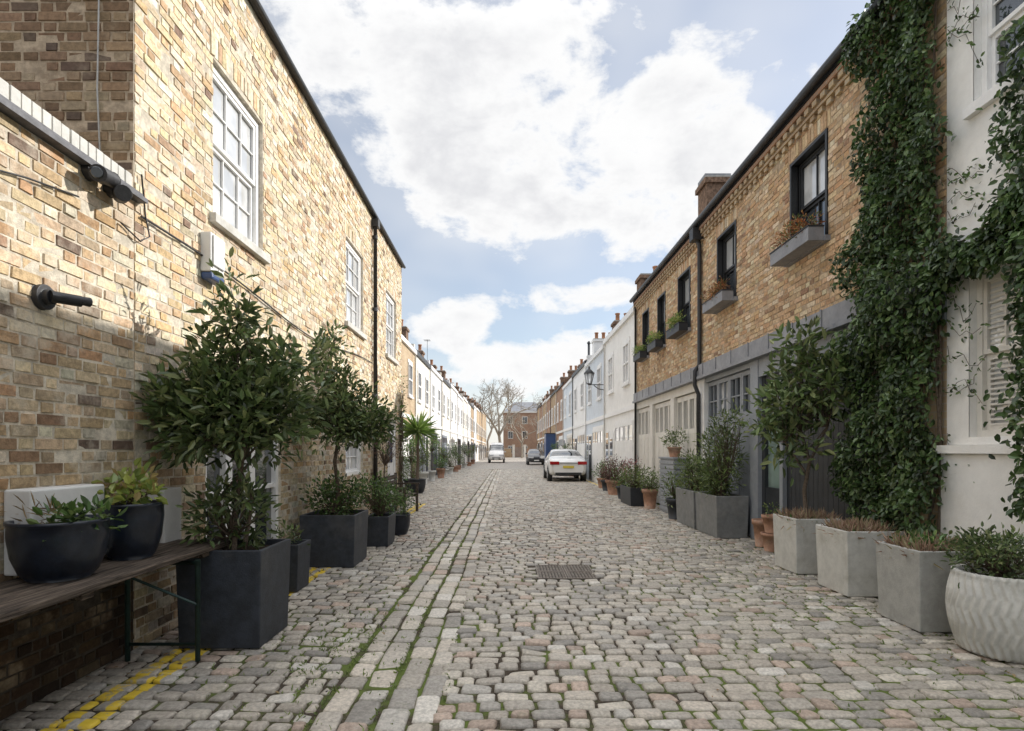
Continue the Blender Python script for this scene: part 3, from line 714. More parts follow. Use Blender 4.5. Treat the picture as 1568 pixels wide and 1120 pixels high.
def crown(name,parent,seed,blobs,per,cr,ln,wd,pal,root=None,mat=None,twig=True,upb=.35,stemmat=None,tr=.006):
    rng,Cn,O=crownpts(seed,blobs,per,cr)
    n=len(Cn); idx=np.repeat(np.arange(n),per)
    off=rng.normal(size=(len(idx),3))*cr; pos=Cn[idx]+off
    dr=off/cr*.7+(Cn-O)[idx]*1.2+rng.normal(size=off.shape)*.5+np.array([0,0,upb]); nr=rng.normal(size=off.shape)+np.array([0,0,1.2])
    br=np.repeat(rng.uniform(.6,1.35,(n,1)),per,axis=0)
    cols=pal[rng.choice(len(pal),len(idx))]*br
    leafmesh(name,parent,pos,dr,nr,ln*rng.uniform(.6,1.25,len(idx)),wd,mat or m_leaf,cols)
    if root is not None and twig:
        mb=MB(); sel=rng.permutation(n)[:min(n,70)]
        for i in sel:
            c=Cn[i]; r0=Vector(root[rng.integers(len(root))]) if isinstance(root,list) else Vector(root)
            c=Vector(c); mid=r0.lerp(c,.5)+Vector(rng.normal(size=3)*.03)
            mb.tube([r0,mid,c],[tr*1.6,tr,tr*.4],4,stemmat or m_bark,False)
        mb.make('twigs',parent)
def planter(name,x0,x1,y0,y1,h,mat,taper=.02,rim=.035,z=0.0,bev=.008,soil=.05,rot=0):
    E=empty(name); mb=MB(); t=taper; r=rim
    mb.v=[(x0+t,y0+t,z),(x1-t,y0+t,z),(x1-t,y1-t,z),(x0+t,y1-t,z),(x0,y0,h),(x1,y0,h),(x1,y1,h),(x0,y1,h),
      (x0+r,y0+r,h),(x1-r,y0+r,h),(x1-r,y1-r,h),(x0+r,y1-r,h),(x0+r,y0+r,h-soil-.02),(x1-r,y0+r,h-soil-.02),(x1-r,y1-r,h-soil-.02),(x0+r,y1-r,h-soil-.02)]
    for q in ((3,2,1,0),(0,1,5,4),(1,2,6,5),(2,3,7,6),(3,0,4,7),(4,5,9,8),(5,6,10,9),(6,7,11,10),(7,4,8,11),(8,9,13,12),(9,10,14,13),(10,11,15,14),(11,8,12,15)): mb.face(q,mat)
    mb.make('box',E,bev)
    mb=MB(); mb.quad((x0+r-.002,y0+r-.002,h-soil),(x1-r+.002,y0+r-.002,h-soil),(x1-r+.002,y1-r+.002,h-soil),(x0+r-.002,y1-r+.002,h-soil),m_soil); mb.make('soil',E)
    return E
def rpot(name,cx,cy,r,h,mat,z=0.0,shape='bowl',fn=None,n=40):
    E=empty(name); mb=MB()
    if shape=='bowl': pr=[(r*.62,z),(r*.78,z+h*.12),(r*.93,z+h*.4),(r,z+h*.75),(r*.99,z+h*.93),(r*1.03,z+h*.95),(r*1.03,z+h),(r*.92,z+h),(r*.9,z+h*.88)]
    else: pr=[(r*.68,z),(r*.9,z+h*.8),(r*1.02,z+h*.81),(r*1.04,z+h),(r*.9,z+h),(r*.88,z+h*.88)]
    mb.lathe(cx,cy,pr,n,mat,fn); 
    mb.make('pot',E); mb=MB(); mb.lathe(cx,cy,[(r*.86,z+h*.885),(r*.5,z+h*.91),(.01,z+h*.92)],20,m_soil); mb.make('soil',E); return E
def stem(parent,pts,r0,r1,mat=None,name='trunk'):
    mb=MB(); n=len(pts); mb.tube(pts,[r0+(r1-r0)*i/(n-1) for i in range(n)],8,mat or m_bark); mb.make(name,parent)
# ------------------------------------------------------------------ trestle table + pots
G=empty('trestle_table'); mb=MB()
for k in range(3):
    x0=-2.77+k*.187; mb.box(x0,x0+.178,1.2,4.62+R.uniform(-.03,.03),.742,.78,m_wood)
for y in (1.9,3.0,4.2): mb.box(-2.75,-2.24,y,y+.09,.705,.741,m_wood)
mb.make('planks',G,.006)
mb=MB()
for y in (1.9,4.05):
    mb.tube([(-2.2,y,.72),(-2.2,y,.0)],.018,8,m_green); mb.tube([(-2.7,y,.70),(-2.7,y,.0)],.018,8,m_green)
    mb.tube([(-2.2,y,.12),(-2.7,y,.12)],.012,6,m_green); mb.tube([(-2.2,y,.4),(-2.45,y-.4,.70)],.01,6,m_green); mb.tube([(-2.2,y,.70),(-2.7,y,.70)],.016,6,m_green)
mb.tube([(-2.52,2.75,.70),(-2.52,2.75,0)],.02,8,m_iron)
mb.make('folding_legs',G)
G=rpot('glazed_plant_pot',-2.53,3.22,.235,.33,m_glaze,.781)
crown('leaves',G,101,[(-2.42,3.24,1.10,.12,.14,.04,15)],9,.04,.075,.45,PAL_GRN)
crown('dead_stems',G,102,[(-2.62,3.2,1.14,.12,.1,.06,10)],6,.04,.1,.08,np.array([(.3,.22,.12)]),mat=m_leafm)
G=rpot('glazed_plant_pot',-2.52,3.82,.19,.37,m_glaze,.781)
crown('leaves',G,103,[(-2.52,3.8,1.23,.17,.16,.09,22)],9,.03,.075,.65,np.array([(.30,.36,.08),(.38,.42,.11),(.2,.27,.07),(.34,.26,.1)]),root=(-2.52,3.82,1.12))
# ------------------------------------------------------------------ left planters
E=planter('dark_box_planter',-2.5,-1.85,4.28,4.88,.745,m_navy)
for (dx,dy,t) in ((0,0,(-2.1,4.55,1.5)),(.05,.06,(-2.3,4.6,1.7)),(-.08,.02,(-1.95,4.7,1.6))): stem(E,[(-2.18+dx,4.55+dy,.7),(-2.17+dx*2,4.57+dy,1.1),t,(t[0]-.02,t[1],t[2]+.6)],.022,.008)
crown('bay_leaves',E,110,[(-2.2,4.62,1.78,.60,.42,.34,125),(-2.28,4.62,2.18,.30,.32,.26,30),(-2.24,4.62,2.6,.11,.12,.32,12),(-1.80,4.72,2.08,.26,.3,.42,26),(-2.54,4.5,1.75,.26,.3,.30,26)],22,.065,.10,.40,PAL_BAY,root=[(-2.15,4.6,1.4),(-2.2,4.6,1.9),(-2.0,4.65,1.7)])
crown('low_leaves',E,111,[(-2.2,4.55,1.02,.28,.26,.27,36)],17,.055,.085,.40,PAL_BAY*.9,root=(-2.2,4.55,.8))
E=planter('dark_box_planter',-2.55,-2.2,6.0,6.4,.5,m_navy)
crown('leaves',E,112,[(-2.4,6.2,.55,.15,.15,.1,12)],10,.04,.06,.4,PAL_BAY)
E=planter('dark_box_planter',-2.65,-1.94,7.26,7.98,.67,m_navy)
stem(E,[(-2.28,7.6,.6),(-2.26,7.62,1.0),(-2.3,7.6,1.35),(-2.24,7.6,1.7)],.03,.022)
crown('standard_crown',E,113,[(-2.2,7.6,1.93,.54,.45,.36,110),(-2.3,7.6,2.4,.22,.25,.32,28),(-2.36,7.6,2.85,.12,.13,.28,12),(-1.88,7.7,1.85,.36,.36,.28,34)],22,.065,.09,.40,PAL_BAY,root=(-2.24,7.6,1.7))
crown('underplanting',E,114,[(-2.28,7.6,.88,.34,.34,.24,55)],20,.05,.06,.5,PAL_GRN*.8,root=(-2.28,7.6,.66))
E=planter('dark_box_planter',-2.22,-1.83,8.82,9.4,.47,m_navy)
crown('shrub_leaves',E,115,[(-2.05,9.1,.83,.34,.34,.3,64)],20,.05,.05,.5,PAL_GRN*.85,root=(-2.02,9.1,.45))
E=rpot('round_dark_pot',-1.93,10.2,.2,.36,m_glaze,0,'bowl')
crown('shrub_leaves',E,116,[(-1.95,10.2,.62,.26,.26,.26,40)],18,.05,.05,.5,PAL_GRN*.8)
E=rpot('round_dark_pot',-2.4,11.2,.2,.4,m_char,0,'bowl'); stem(E,[(-2.4,11.2,.36),(-2.42,11.2,.9),(-2.4,11.2,1.3)],.015,.01)
crown('bronze_leaves',E,117,[(-2.4,11.2,1.55,.3,.3,.38,30)],14,.06,.05,.3,np.array([(.14,.08,.07),(.19,.13,.09)]),root=(-2.4,11.2,1.2))
E=empty('climbing_plant'); crown('sparse_leaves',E,118,[(-2.74,14.75,1.6,.05,.3,1.3,60),(-2.74,14.9,3.0,.05,.2,.7,20)],6,.05,.06,.5,PAL_OLI*.8,root=[(-2.77,14.8,.1),(-2.77,14.85,1.5),(-2.77,14.9,2.4)])
G=empty('wooden_bench'); mb=MB()
for k in range(4): mb.box(-2.68+k*.12,-2.68+k*.12+.1,12.3,14.1,.43,.455,m_wood)
for k in range(3): mb.box(-2.74,-2.715,12.3,14.1,.55+k*.13,.65+k*.13,m_wood)
for y in (12.3,14.04):
    mb.box(-2.25,-2.19,y,y+.06,0,.66,m_wood); mb.box(-2.78,-2.72+.0,y,y+.06,0,.95,m_wood); mb.box(-2.72,-2.16,y-.005,y+.065,.661,.70,m_wood); mb.box(-2.719,-2.251,y,y+.06,.36,.425,m_wood)
mb.make('slatted_frame',G,.006)
E=rpot('potted_palm',-3.15,20.0,.3,.5,m_char,0,'bowl')
stem(E,[(-3.15,20,.45),(-3.12,20,1.2),(-3.15,20,2.1)],.06,.05)
rg=np.random.default_rng(9); N=170; d=rg.normal(size=(N,3)); d[:,2]=np.abs(d[:,2])*1.1-.35; d/=np.linalg.norm(d,axis=1,keepdims=True)
p0=np.tile([-3.15,20,2.15],(N,1)); leafmesh('fronds',E,p0,d,rg.normal(size=(N,3))+[0,0,2],rg.uniform(.6,.95,N),.06,m_leaf,np.array([(.2,.32,.07),(.28,.38,.11),(.13,.22,.06)])[rg.choice(3,N)],.3)
# ------------------------------------------------------------------ right planters
def dry(E,seed,x0,x1,y0,y1,z):
    rg=np.random.default_rng(seed); N=900
    p=np.stack([rg.uniform(x0,x1,N),rg.uniform(y0,y1,N),np.full(N,z)],1); d=rg.normal(size=(N,3))*.75+[0,0,.9]
    leafmesh('dry_stems',E,p,d,rg.normal(size=(N,3)),rg.uniform(.09,.21,N),.07,m_leafm,np.array([(.42,.29,.21),(.48,.35,.26),(.30,.19,.13),(.36,.31,.18)])[rg.choice(4,N)],.2)
    N=160; p=np.stack([rg.uniform(x0,x1,N),rg.uniform(y0,y1,N),np.full(N,z)],1)
    leafmesh('green_shoots',E,p,rg.normal(size=(N,3))*.6+[0,0,.6],rg.normal(size=(N,3))+[0,0,1],rg.uniform(.05,.12,N),.4,m_leaf,PAL_GRN[rg.choice(4,N)])
E=planter('concrete_planter',3.49,4.05,6.87,7.47,.67,m_concL); dry(E,1,3.55,4.0,6.93,7.4,.6)
tr=[(3.77,7.15,.6),(3.74,7.15,1.0),(3.80,7.14,1.35),(3.72,7.2,1.75),(3.76,7.2,2.2)]
stem(E,tr,.028,.015); stem(E,[(3.80,7.14,1.35),(3.95,7.0,1.8),(3.98,6.9,2.3)],.016,.009,name='limb'); stem(E,[(3.77,7.15,1.2),(3.55,7.25,1.6),(3.5,7.3,2.0)],.014,.008,name='limb')
crown('broad_leaves',E,120,[(3.76,7.2,2.35,.42,.4,.55,52),(3.5,7.3,1.95,.3,.3,.38,28),(4.0,6.95,2.3,.3,.35,.5,34),(3.75,7.2,2.9,.22,.22,.2,10),(3.62,7.2,1.55,.3,.3,.25,14)],11,.075,.14,.40,PAL_BAY*1.15,root=[(3.72,7.2,1.75),(3.95,7.0,1.8),(3.55,7.25,1.6),(3.76,7.2,2.2)])
E=planter('concrete_planter',3.47,4.07,5.8,6.4,.67,m_concL); dry(E,2,3.53,4.0,5.86,6.33,.6)
E=planter('concrete_planter',3.38,3.95,4.66,5.22,.67,m_conc); dry(E,3,3.44,3.9,4.72,5.15,.6)
crown('succulents',E,121,[(3.66,4.95,.68,.22,.2,.05,20)],9,.03,.07,.5,PAL_GRN)
def rib(th,z):
    q=(z*9)%2; q=q if q<1 else 2-q
    return .009*math.sin(th*34+q*3.6)
E=empty('ribbed_stone_pot'); mb=MB(); r=.33; pr=[(.22,0)]
for t in range(41):
    u=t/40; pr.append((r*(.70+.30*math.sin(math.pi*(.10+.66*u))**1.0),.02+.54*u))
pr+=[(r*.9,.575),(r*.9,.60),(r*.8,.60),(r*.78,.53)]
mb.lathe(3.68,4.22,pr,260,m_concL,rib); mb.make('pot',E); mb=MB(); mb.lathe(3.68,4.22,[(.27,.53),(.01,.56)],20,m_soil); mb.make('soil',E)
crown('shrub_leaves',E,122,[(3.68,4.24,.72,.27,.27,.15,60)],24,.045,.05,.42,PAL_BAY*1.0,root=(3.68,4.22,.55))
E=planter('grey_trough_planter',3.56,4.12,9.67,10.75,.72,m_zinc)
crown('bamboo_leaves',E,123,[(3.8,10.2,1.35,.34,.5,.5,90),(3.75,10.2,.95,.3,.5,.25,50)],16,.06,.10,.22,PAL_OLI,root=[(3.8,10.0,.68),(3.8,10.3,.68),(3.85,10.5,.68)])
crown('upright_shoots',E,124,[(3.9,10.0,1.9,.3,.35,.4,30)],10,.06,.1,.25,PAL_BAY*1.2,root=[(3.85,10.0,.9)])
E=planter('grey_trough_planter',3.56,4.12,10.85,12.0,.72,m_zinc)
crown('leaves',E,125,[(3.8,11.4,1.05,.32,.5,.4,80)],15,.06,.09,.25,PAL_OLI,root=[(3.8,11.2,.68),(3.8,11.6,.68)])
E=rpot('terracotta_pot',3.97,8.5,.16,.27,m_terra,0,'flare')
E2=rpot('terracotta_pot',3.97,8.5,.15,.26,m_terra,.275,'flare'); crown('sprigs',E2,126,[(3.97,8.5,.60,.12,.12,.08,10)],8,.03,.05,.4,PAL_OLI)
E=rpot('terracotta_pot',4.0,8.9,.15,.42,m_terra,0,'flare')
E=empty('slatted_bin_store'); mb=MB(); mb.box(3.83,4.1,13.0,14.2,0,1.3,m_gpaint)
for k in range(11): mb.box(3.81,3.829,13.0,14.2,.06+k*.112,.14+k*.112,m_gpaint); mb.box(3.83,4.1,12.975,12.999,.06+k*.112,.14+k*.112,m_gpaint)
mb.box(3.79,4.12,12.95,14.22,1.301,1.34,m_gpaint); mb.make('louvred_box',E,.004)
E=rpot('terracotta_pot',3.95,13.4,.16,.24,m_terra,1.342,'flare'); crown('leaves',E,127,[(3.95,13.4,1.75,.22,.3,.2,30)],14,.05,.07,.35,PAL_OLI)
def pp(x,y,r,h,mat,pal,ph,pr_,seed,shape='flare',stemh=0,n=36,per=14,ln=.07):
    E=rpot('potted_plant',x,y,r,h,mat,0,shape,n=20)
    if stemh: stem(E,[(x,y,h*.9),(x+.02,y,h+stemh)],.02,.012)
    crown('leaves',E,seed,[(x,y,h+stemh+ph*.7,pr_,pr_,ph,n)],per,.06,ln,.4,pal,root=(x,y,h+stemh))
RED=np.array([(.14,.05,.055),(.19,.08,.075),(.10,.05,.045)])
pp(3.65,19.3,.3,.5,m_terra,RED,.42,.5,130,n=70)
pp(3.7,12.5,.2,.45,m_char,PAL_OLI,.3,.28,131)
E=planter('dark_box_planter',3.3,3.9,15.2,16.6,.5,m_char); crown('mixed_leaves',E,132,[(3.6,15.9,.75,.35,.7,.3,70)],14,.06,.08,.3,PAL_OLI,root=(3.6,15.9,.45)); crown('red_leaves',E,133,[(3.55,16.2,1.0,.25,.4,.3,20)],12,.06,.07,.35,RED*2)
pp(3.7,14.7,.2,.5,m_terra,PAL_OLI,.3,.28,134); pp(3.6,17.6,.22,.4,m_char,PAL_GRN,.35,.35,135)
pp(3.75,21.2,.25,.4,m_char,PAL_BAY,.5,.4,136); pp(3.8,22.6,.22,.4,m_terra,PAL_GRN,.4,.35,137)
sd_=200
for (y,st_,pal) in ((16.2,.3,PAL_GRN),(17.4,0,PAL_OLI),(18.5,0,PAL_GRN),(21.5,.6,PAL_GRN),(23,0,PAL_OLI),(25.5,.3,PAL_OLI),(28,.9,PAL_GRN),(31,0,PAL_GRN),(33.5,.6,PAL_OLI),(36,0,PAL_BAY),(40,.8,PAL_GRN),(44,.2,PAL_OLI),(49,.8,PAL_GRN),(55,.5,PAL_BAY),(62,.9,PAL_OLI)):
    sd_+=1; pp(-3.72+R.uniform(-.1,.15),y,R.uniform(.2,.3),R.uniform(.35,.55),R.choice([m_terra,m_char,m_concL]),pal,R.uniform(.35,.6),R.uniform(.3,.5),sd_,stemh=st_,n=34,per=12,ln=.1)
for (y,st_,pal) in ((33,.2,PAL_GRN),(35,.6,PAL_BAY),(39,0,PAL_OLI),(44,.7,PAL_GRN),(50,.4,PAL_BAY)):
    sd_+=1; pp(3.8,y,.25,.45,m_terra,pal,.5,.4,sd_,stemh=st_,n=34,per=12,ln=.1)
for i,o in enumerate(opsR):
    G=empty('window_box'); mb=MB(); a,b=o[0]-.04,o[1]+.04
    mb.box(XR-.28,XR-.072,a,b,o[2]-.07,o[2]+.11,m_lead if i<2 else m_char); mb.box(XR-.29,XR-.07,a-.01,b+.01,o[2]+.111,o[2]+.13,m_char); mb.make('trough',G,.004)
    cc=np.array([(.42,.15,.05),(.32,.14,.06),(.14,.17,.06),(.45,.26,.1)]) if i<2 else np.array([(.15,.28,.06),(.27,.36,.1),(.36,.38,.1)])
    crown('plants',G,300+i,[(XR-.2,(a+b)/2,o[2]+.22,.12,(b-a)*.45,.14,50)],13,.035,.06,.35,cc)
# ------------------------------------------------------------------ ivy
rg=np.random.default_rng(77)
IV=empty('climbing_ivy')
pts=[]
def edge(z):
    return 6.55+.18*math.sin(z*2.1)+.12*math.sin(z*5.3+1)+(.25 if z<2.9 else 0)*(1 if z>.9 else .4)
def near(z): return 5.42+.07*math.sin(z*3.7+.5)+.05*math.sin(z*8)
while len(pts)<14500:
    z=rg.uniform(.42,6.45); y=rg.uniform(5.2,7.1)
    if y>edge(z)+rg.normal()*.05 or y<near(z)+rg.normal()*.05: continue
    if z<.75+.3*math.sin(y*9) and rg.random()<.7: continue
    bulge=.10+.11*(1+math.sin(y*5+z*2.2)*math.sin(z*3.4-y*2))+ (.12 if 2.6<z<3.5 else 0)
    pts.append((XR-.02-bulge*rg.random()**.6,y,z))
for i in range(3000):
    t=rg.random(); y=5.45-1.15*t; zc=3.12+.28*t+.08*math.sin(t*9); r=.14+.06*math.sin(t*11)
    pts.append((XR-.04-.22*rg.random(),y,zc+rg.normal()*r*.62))
for i in range(3200):
    z=rg.uniform(1.0,3.55); yc=4.28+.08*math.sin(z*2.5); half=.24+.12*math.sin(z*4.1)
    pts.append((XR-.06-.24*rg.random(),yc+rg.normal()*half*.5,z))
for i in range(700):
    z=rg.uniform(3.4,4.9); pts.append((XR-.05-.15*rg.random(),4.52+.08*math.sin(z*5)+rg.normal()*.09,z))
pts=np.array(pts); N=len(pts)
dr=rg.normal(size=(N,3))*.7+np.array([-.35,0,-.75]); nr=rg.normal(size=(N,3))*.55+np.array([-1.2,-.15,.5])
ip=np.array([(.055,.105,.03),(.075,.135,.038),(.10,.17,.05),(.04,.07,.022),(.15,.22,.075)])
cl_=.8+.4*np.sin(pts[:,1]*9+pts[:,2]*7)*np.sin(pts[:,2]*11-pts[:,1]*4)
leafmesh('ivy_leaves',IV,pts,dr,nr,rg.uniform(.045,.085,N),.62,m_leaf,ip[rg.choice(5,N)]*cl_[:,None])
mb=MB()
for i in range(16):
    y=rg.uniform(5.55,6.35); p=[(XR-.04,y,.05)]
    for k in range(1,13): y=min(max(y+rg.normal()*.07,5.45),6.6); p.append((XR-.03-.03*rg.random(),y,.05+k*.52))
    mb.tube(p,[.018-.001*k for k in range(13)],5,m_bark)
for i in range(4):
    p=[(XR-.05,5.5,3.0+.1*i)]
    for k in range(1,8): p.append((XR-.06,5.5-k*.17,3.0+.1*i+.05*k+rg.normal()*.02))
    mb.tube(p,.012,5,m_bark)
ten=[]
for i in range(16):
    y=rg.uniform(4.5,5.35); z=rg.uniform(1.6,5.9); p=[(XR-.015,5.4,z)] ; yy=5.4
    for k in range(6): yy-=rg.uniform(.03,.09); z+=rg.normal()*.07-.02; p.append((XR-.02-.03*rg.random(),yy,z)); ten.append(p[-1])
    mb.tube(p,.003,3,m_bark,False)
mb.make('ivy_stems',IV)
ten=np.repeat(np.array(ten),3,axis=0)+rg.normal(size=(len(ten)*3,3))*[.01,.03,.03]; N=len(ten)
leafmesh('tendril_leaves',IV,ten,rg.normal(size=(N,3))+[0,0,-.5],rg.normal(size=(N,3))*.4+[-1,0,0],rg.uniform(.03,.06,N),.5,m_leaf,ip[rg.choice(5,N)])
# moss & litter
rg=np.random.default_rng(5); gp=[]
for i in range(1400):
    x=rg.uniform(1.6,4.1); y=rg.uniform(3.0,9)
    if rg.random()<(x-1.2)/2.8*(.5+.5*math.sin(x*5+y*3)): gp.append((x,y,-.012))
for i in range(260): gp.append((rg.choice([-1.11,-.40,-.76])+rg.normal()*.012,rg.choice([3.6,4.3,5.4,7.9,9.5])+rg.normal()*.3,-.045))
for i in range(260): gp.append((-1.4+rg.normal()*.3,4.3+rg.normal()*.7,-.02))
gp=np.repeat(np.array(gp),3,axis=0); gp[:,:2]+=rg.normal(size=(len(gp),2))*.012; N=len(gp)
leafmesh('moss_and_grass',None,gp,rg.normal(size=(N,3))*.8+[0,0,.8],rg.normal(size=(N,3)),rg.uniform(.015,.035,N),.35,m_leaf,np.array([(.16,.22,.06),(.21,.28,.07),(.11,.16,.04)])[rg.choice(3,N)])
N=420; sx=rg.choice([0,1,2],N,p=[.35,.4,.25]); px=np.where(sx==0,-2.45+rg.normal(size=N)*.2,np.where(sx==1,3.35+rg.normal(size=N)*.25,rg.uniform(-2.5,3.8,N)))
p=np.stack([px,rg.uniform(2.6,16,N),np.full(N,.012)],1)
leafmesh('leaf_litter',None,p,np.stack([rg.normal(size=N),rg.normal(size=N),rg.normal(size=N)*.12],1),rg.normal(size=(N,3))*.2+[0,0,1],rg.uniform(.02,.05,N),.45,m_leafm,np.array([(.25,.16,.08),(.32,.24,.13),(.14,.09,.05)])[rg.choice(3,N)])
# ------------------------------------------------------------------ bare trees
def bare(name,x,y,h,seed,spread=.55,depth=6,mat=None):
    rr=random.Random(seed); E=empty(name); mb=MB(); mat=mat or m_barkfar
    def rec(p,d,l,r,k):
        q=p+d*l; m=p+d*l*.5+Vector((rr.gauss(0,1),rr.gauss(0,1),rr.gauss(0,1)))*l*.05
        mb.tube([p,m,q],[r,r*.85,r*.7],6 if k>3 else 3,mat,False)
        if k==0: return
        for i in range(rr.choice([2,3,3]) if k>1 else 3):
            nd=(d+Vector((rr.gauss(0,spread),rr.gauss(0,spread),rr.gauss(.12,spread*.6)))).normalized()
            rec(q,nd,l*rr.uniform(.62,.85),max(r*.64,.018),k-1)
    rec(Vector((x,y,0)),Vector((0,0,1)),h*.26,h*.024,depth)
    mb.make('trunk_and_branches',E)
bare('bare_plane_tree',-1.3,97,15.5,1,depth=7); bare('bare_plane_tree',-7,108,13,2); bare('bare_plane_tree',3.0,112,11,3); bare('bare_plane_tree',8.5,97,14,4,depth=7); bare('bare_plane_tree',12,100,14,6); bare('bare_plane_tree',-4,118,13,8)
# ------------------------------------------------------------------ lantern
G=empty('street_lamp'); mb=MB(); y=24.5; z=4.35
mb.tube([(4.2,y,z-.25),(3.95,y,z-.2),(3.75,y,z-.05)],.02,6,m_iron); mb.tube([(4.2,y,z-.02),(3.5,y,z-.02)],.02,6,m_iron)
mb.lathe(3.55,y,[(.05,z-.02),(.12,z+.02),(.12,z+.03)],6,m_iron); mb.lathe(3.55,y,[(.11,z+.03),(.2,z+.45)],6,m_glassc)
mb.lathe(3.55,y,[(.23,z+.452),(.23,z+.48),(.1,z+.62),(.05,z+.66),(.05,z+.72),(.01,z+.8)],6,m_iron)
for j in range(6):
    th=math.pi*j/3; mb.tube([(3.55+.115*math.cos(th),y+.115*math.sin(th),z+.03),(3.55+.205*math.cos(th),y+.205*math.sin(th),z+.455)],.012,4,m_iron)
mb.make('lantern_and_bracket',G)
# ------------------------------------------------------------------ vehicles
def paint(name,col,rough=.25):
    m,nt,b,tc=base(name,rough,0,.5); b.inputs['Base Color'].default_value=(*col,1); b.inputs['Coat Weight'].default_value=.8
    n=NOISE(nt,tc,2,3); nt.links.new(MR(nt,n,.3,.7,rough,rough+.12),b.inputs['Roughness']); return m
p_white=paint('white_car_paint',(.78,.775,.76)); p_black=paint('black_car_paint',(.02,.022,.026))
m_cg=glassmat('car_glass',(.02,.025,.03),.2); m_tyre=simple('tyre_rubber',(.02,.02,.02),.85); m_alloy=simple('alloy_wheel',(.35,.35,.36),.35,.1,5,metal=.8)
m_red=simple('red_lamp_lens',(.35,.01,.012),.15,.1,5); m_yel=simple('yellow_number_plate',(.62,.48,.06),.5,.05,5); m_wpl=simple('white_number_plate',(.7,.7,.68),.5,.05,5); m_hl=simple('headlamp',(.6,.62,.65),.1,.1,5)
SED=[(0,.40,.84,.88,.74,0),(.08,.28,.97,1.02,.86,0),(.5,.24,1.0,1.07,.91,0),(.85,.24,1.0,1.10,.92,0),(1.55,.24,.98,1.42,.92,1),(2.3,.24,.97,1.48,.92,1),(2.95,.24,.95,1.43,.92,1),(3.75,.24,.94,1.03,.92,0),(4.4,.24,.84,.92,.88,0),(4.62,.28,.68,.76,.80,0),(4.7,.38,.6,.66,.70,0)]
SUV=[(0,.45,1.0,1.05,.78,0),(.06,.32,1.1,1.2,.88,0),(.25,.28,1.1,1.25,.92,0),(.6,.28,1.1,1.6,.93,1),(1.4,.28,1.08,1.66,.93,1),(2.6,.28,1.06,1.62,.93,1),(3.35,.28,1.05,1.15,.93,0),(4.2,.28,.96,1.02,.9,0),(4.42,.32,.8,.88,.82,0),(4.5,.4,.7,.76,.72,0)]
VAN=[(0,.45,1.25,2.25,.9,1),(.05,.38,1.25,2.4,.96,1),(1.5,.35,1.25,2.46,.98,1),(3.2,.35,1.25,2.46,.98,1),(3.9,.35,1.25,2.36,.98,1),(4.6,.35,1.22,1.36,.97,0),(5.1,.35,1.1,1.2,.93,0),(5.3,.4,.85,.95,.86,0),(5.35,.48,.7,.8,.75,0)]
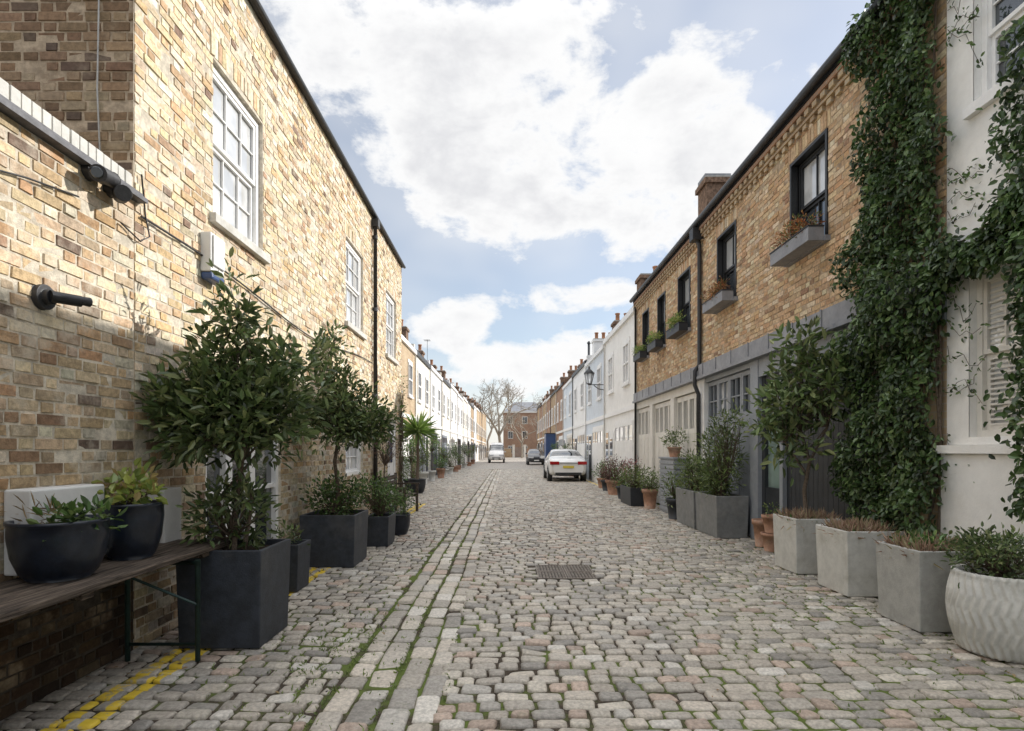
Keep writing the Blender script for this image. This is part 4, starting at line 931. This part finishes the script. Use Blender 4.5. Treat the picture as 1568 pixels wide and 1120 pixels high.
def vehicle(name,x,y,flip,ST,pm,glassR,glassF,sideg,wheels,wr_=.33,sc=1.0):
    E=empty(name); mb=MB(); rings=[]
    for (t,zb,zs,zt,w_,cab) in ST:
        rw=w_*(.74 if cab and ST is not VAN else (.9 if cab else .93))
        hf=[(0,zb),(w_*.88,zb),(w_*.985,zb+.12),(w_,(zb+zs)*.5),(w_*.96,zs),(rw,zt-(.05 if cab else .02)),(rw*.82,zt),(0,zt+.015)]
        rg_=[(-a,b) for a,b in hf[1:-1]][::-1]
        rings.append([(a,t,b) for a,b in hf+rg_])
    n=len(rings[0]); 
    for r in rings: mb.v+=r
    for i in range(len(rings)-1):
        for j in range(n):
            jn=(j+1)%n; mt=pm
            seg=j if j<7 else 13-j
            if seg==4 and i in sideg: mt=m_cg
            if seg in(5,6) and (i in glassR or i in glassF): mt=m_cg
            if seg<=1: mt=pm if seg==1 else m_tyre
            mb.face((i*n+j,i*n+jn,(i+1)*n+jn,(i+1)*n+j),mt,True)
    mb.face(tuple(range(n)),pm,False); mb.face(tuple((len(rings)-1)*n+j for j in range(n)),pm,False)
    mb.make('body',E,0,1)
    mb=MB(); W=max(s[4] for s in ST); Ln=ST[-1][0]
    for wy in wheels:
        for s in(-1,1):
            mb.tube([(s*(W-.2),wy,wr_),(s*(W+.012),wy,wr_)],wr_+.055,24,m_black); mb.tube([(s*(W-.2),wy,wr_),(s*(W+.02),wy,wr_)],wr_,24,m_tyre); mb.tube([(s*(W+.01),wy,wr_),(s*(W+.03),wy,wr_)],wr_*.66,16,m_alloy)
    zs=ST[1][2]; rwd=ST[1][4]
    for s in(-1,1):
        x0,x1=sorted((s*(rwd-.42),s*(rwd+.015))); mb.box(x0,x1,-.035,.12,zs-.2,zs-.06,m_red)
        x0,x1=sorted((s*.32,s*(rwd-.05))); z=ST[-3][2]-.12; mb.box(x0+.0,x1,Ln-.25,Ln+.015,z-.13,z+.02,m_hl)
        x0,x1=sorted((s*(W-.02),s*(W+.18))); mb.box(x0,x1,Ln*.70,Ln*.73+.06,ST[4][2]+.02,ST[4][2]+.15,pm)
    mb.box(-.26,.26,-.04,.0,zs-.36,zs-.25,m_yel); mb.box(-.26,.26,Ln+.0,Ln+.03,.42,.53,m_wpl)
    mb.box(-.62,.62,-.03,.1,.30,.42,m_black); mb.box(-.5,.5,Ln-.05,Ln+.02,.55,.66,m_black)
    mb.box(-rwd+.42,rwd-.42,-.036,.05,zs-.16,zs-.12,m_alloy)
    mb.make('wheels_and_lamps',E,.012)
    E.location=(x,y,0); E.scale=(1,1,sc)
    if flip: E.rotation_euler=(0,0,math.pi)
    return E
vehicle('parked_car',2.93,27.0,False,SED,p_white,(3,),(6,),(3,4,5,6),(.95,3.75),sc=1.07)
vehicle('parked_car',3.05,62.5,True,SUV,p_black,(2,),(5,),(2,3,4,5),(.85,3.5),.36)
vehicle('white_van',-1.25,73.5,True,VAN,p_white,(),(4,),(3,),(1.0,4.4),.36)
G=empty('blue_hoarding'); mb=MB(); mb.box(3.3,4.15,48,50,0,2.9,m_blue); mb.box(3.25,4.18,47.95,50.05,2.901,2.97,m_black); mb.make('panels',G,.01)
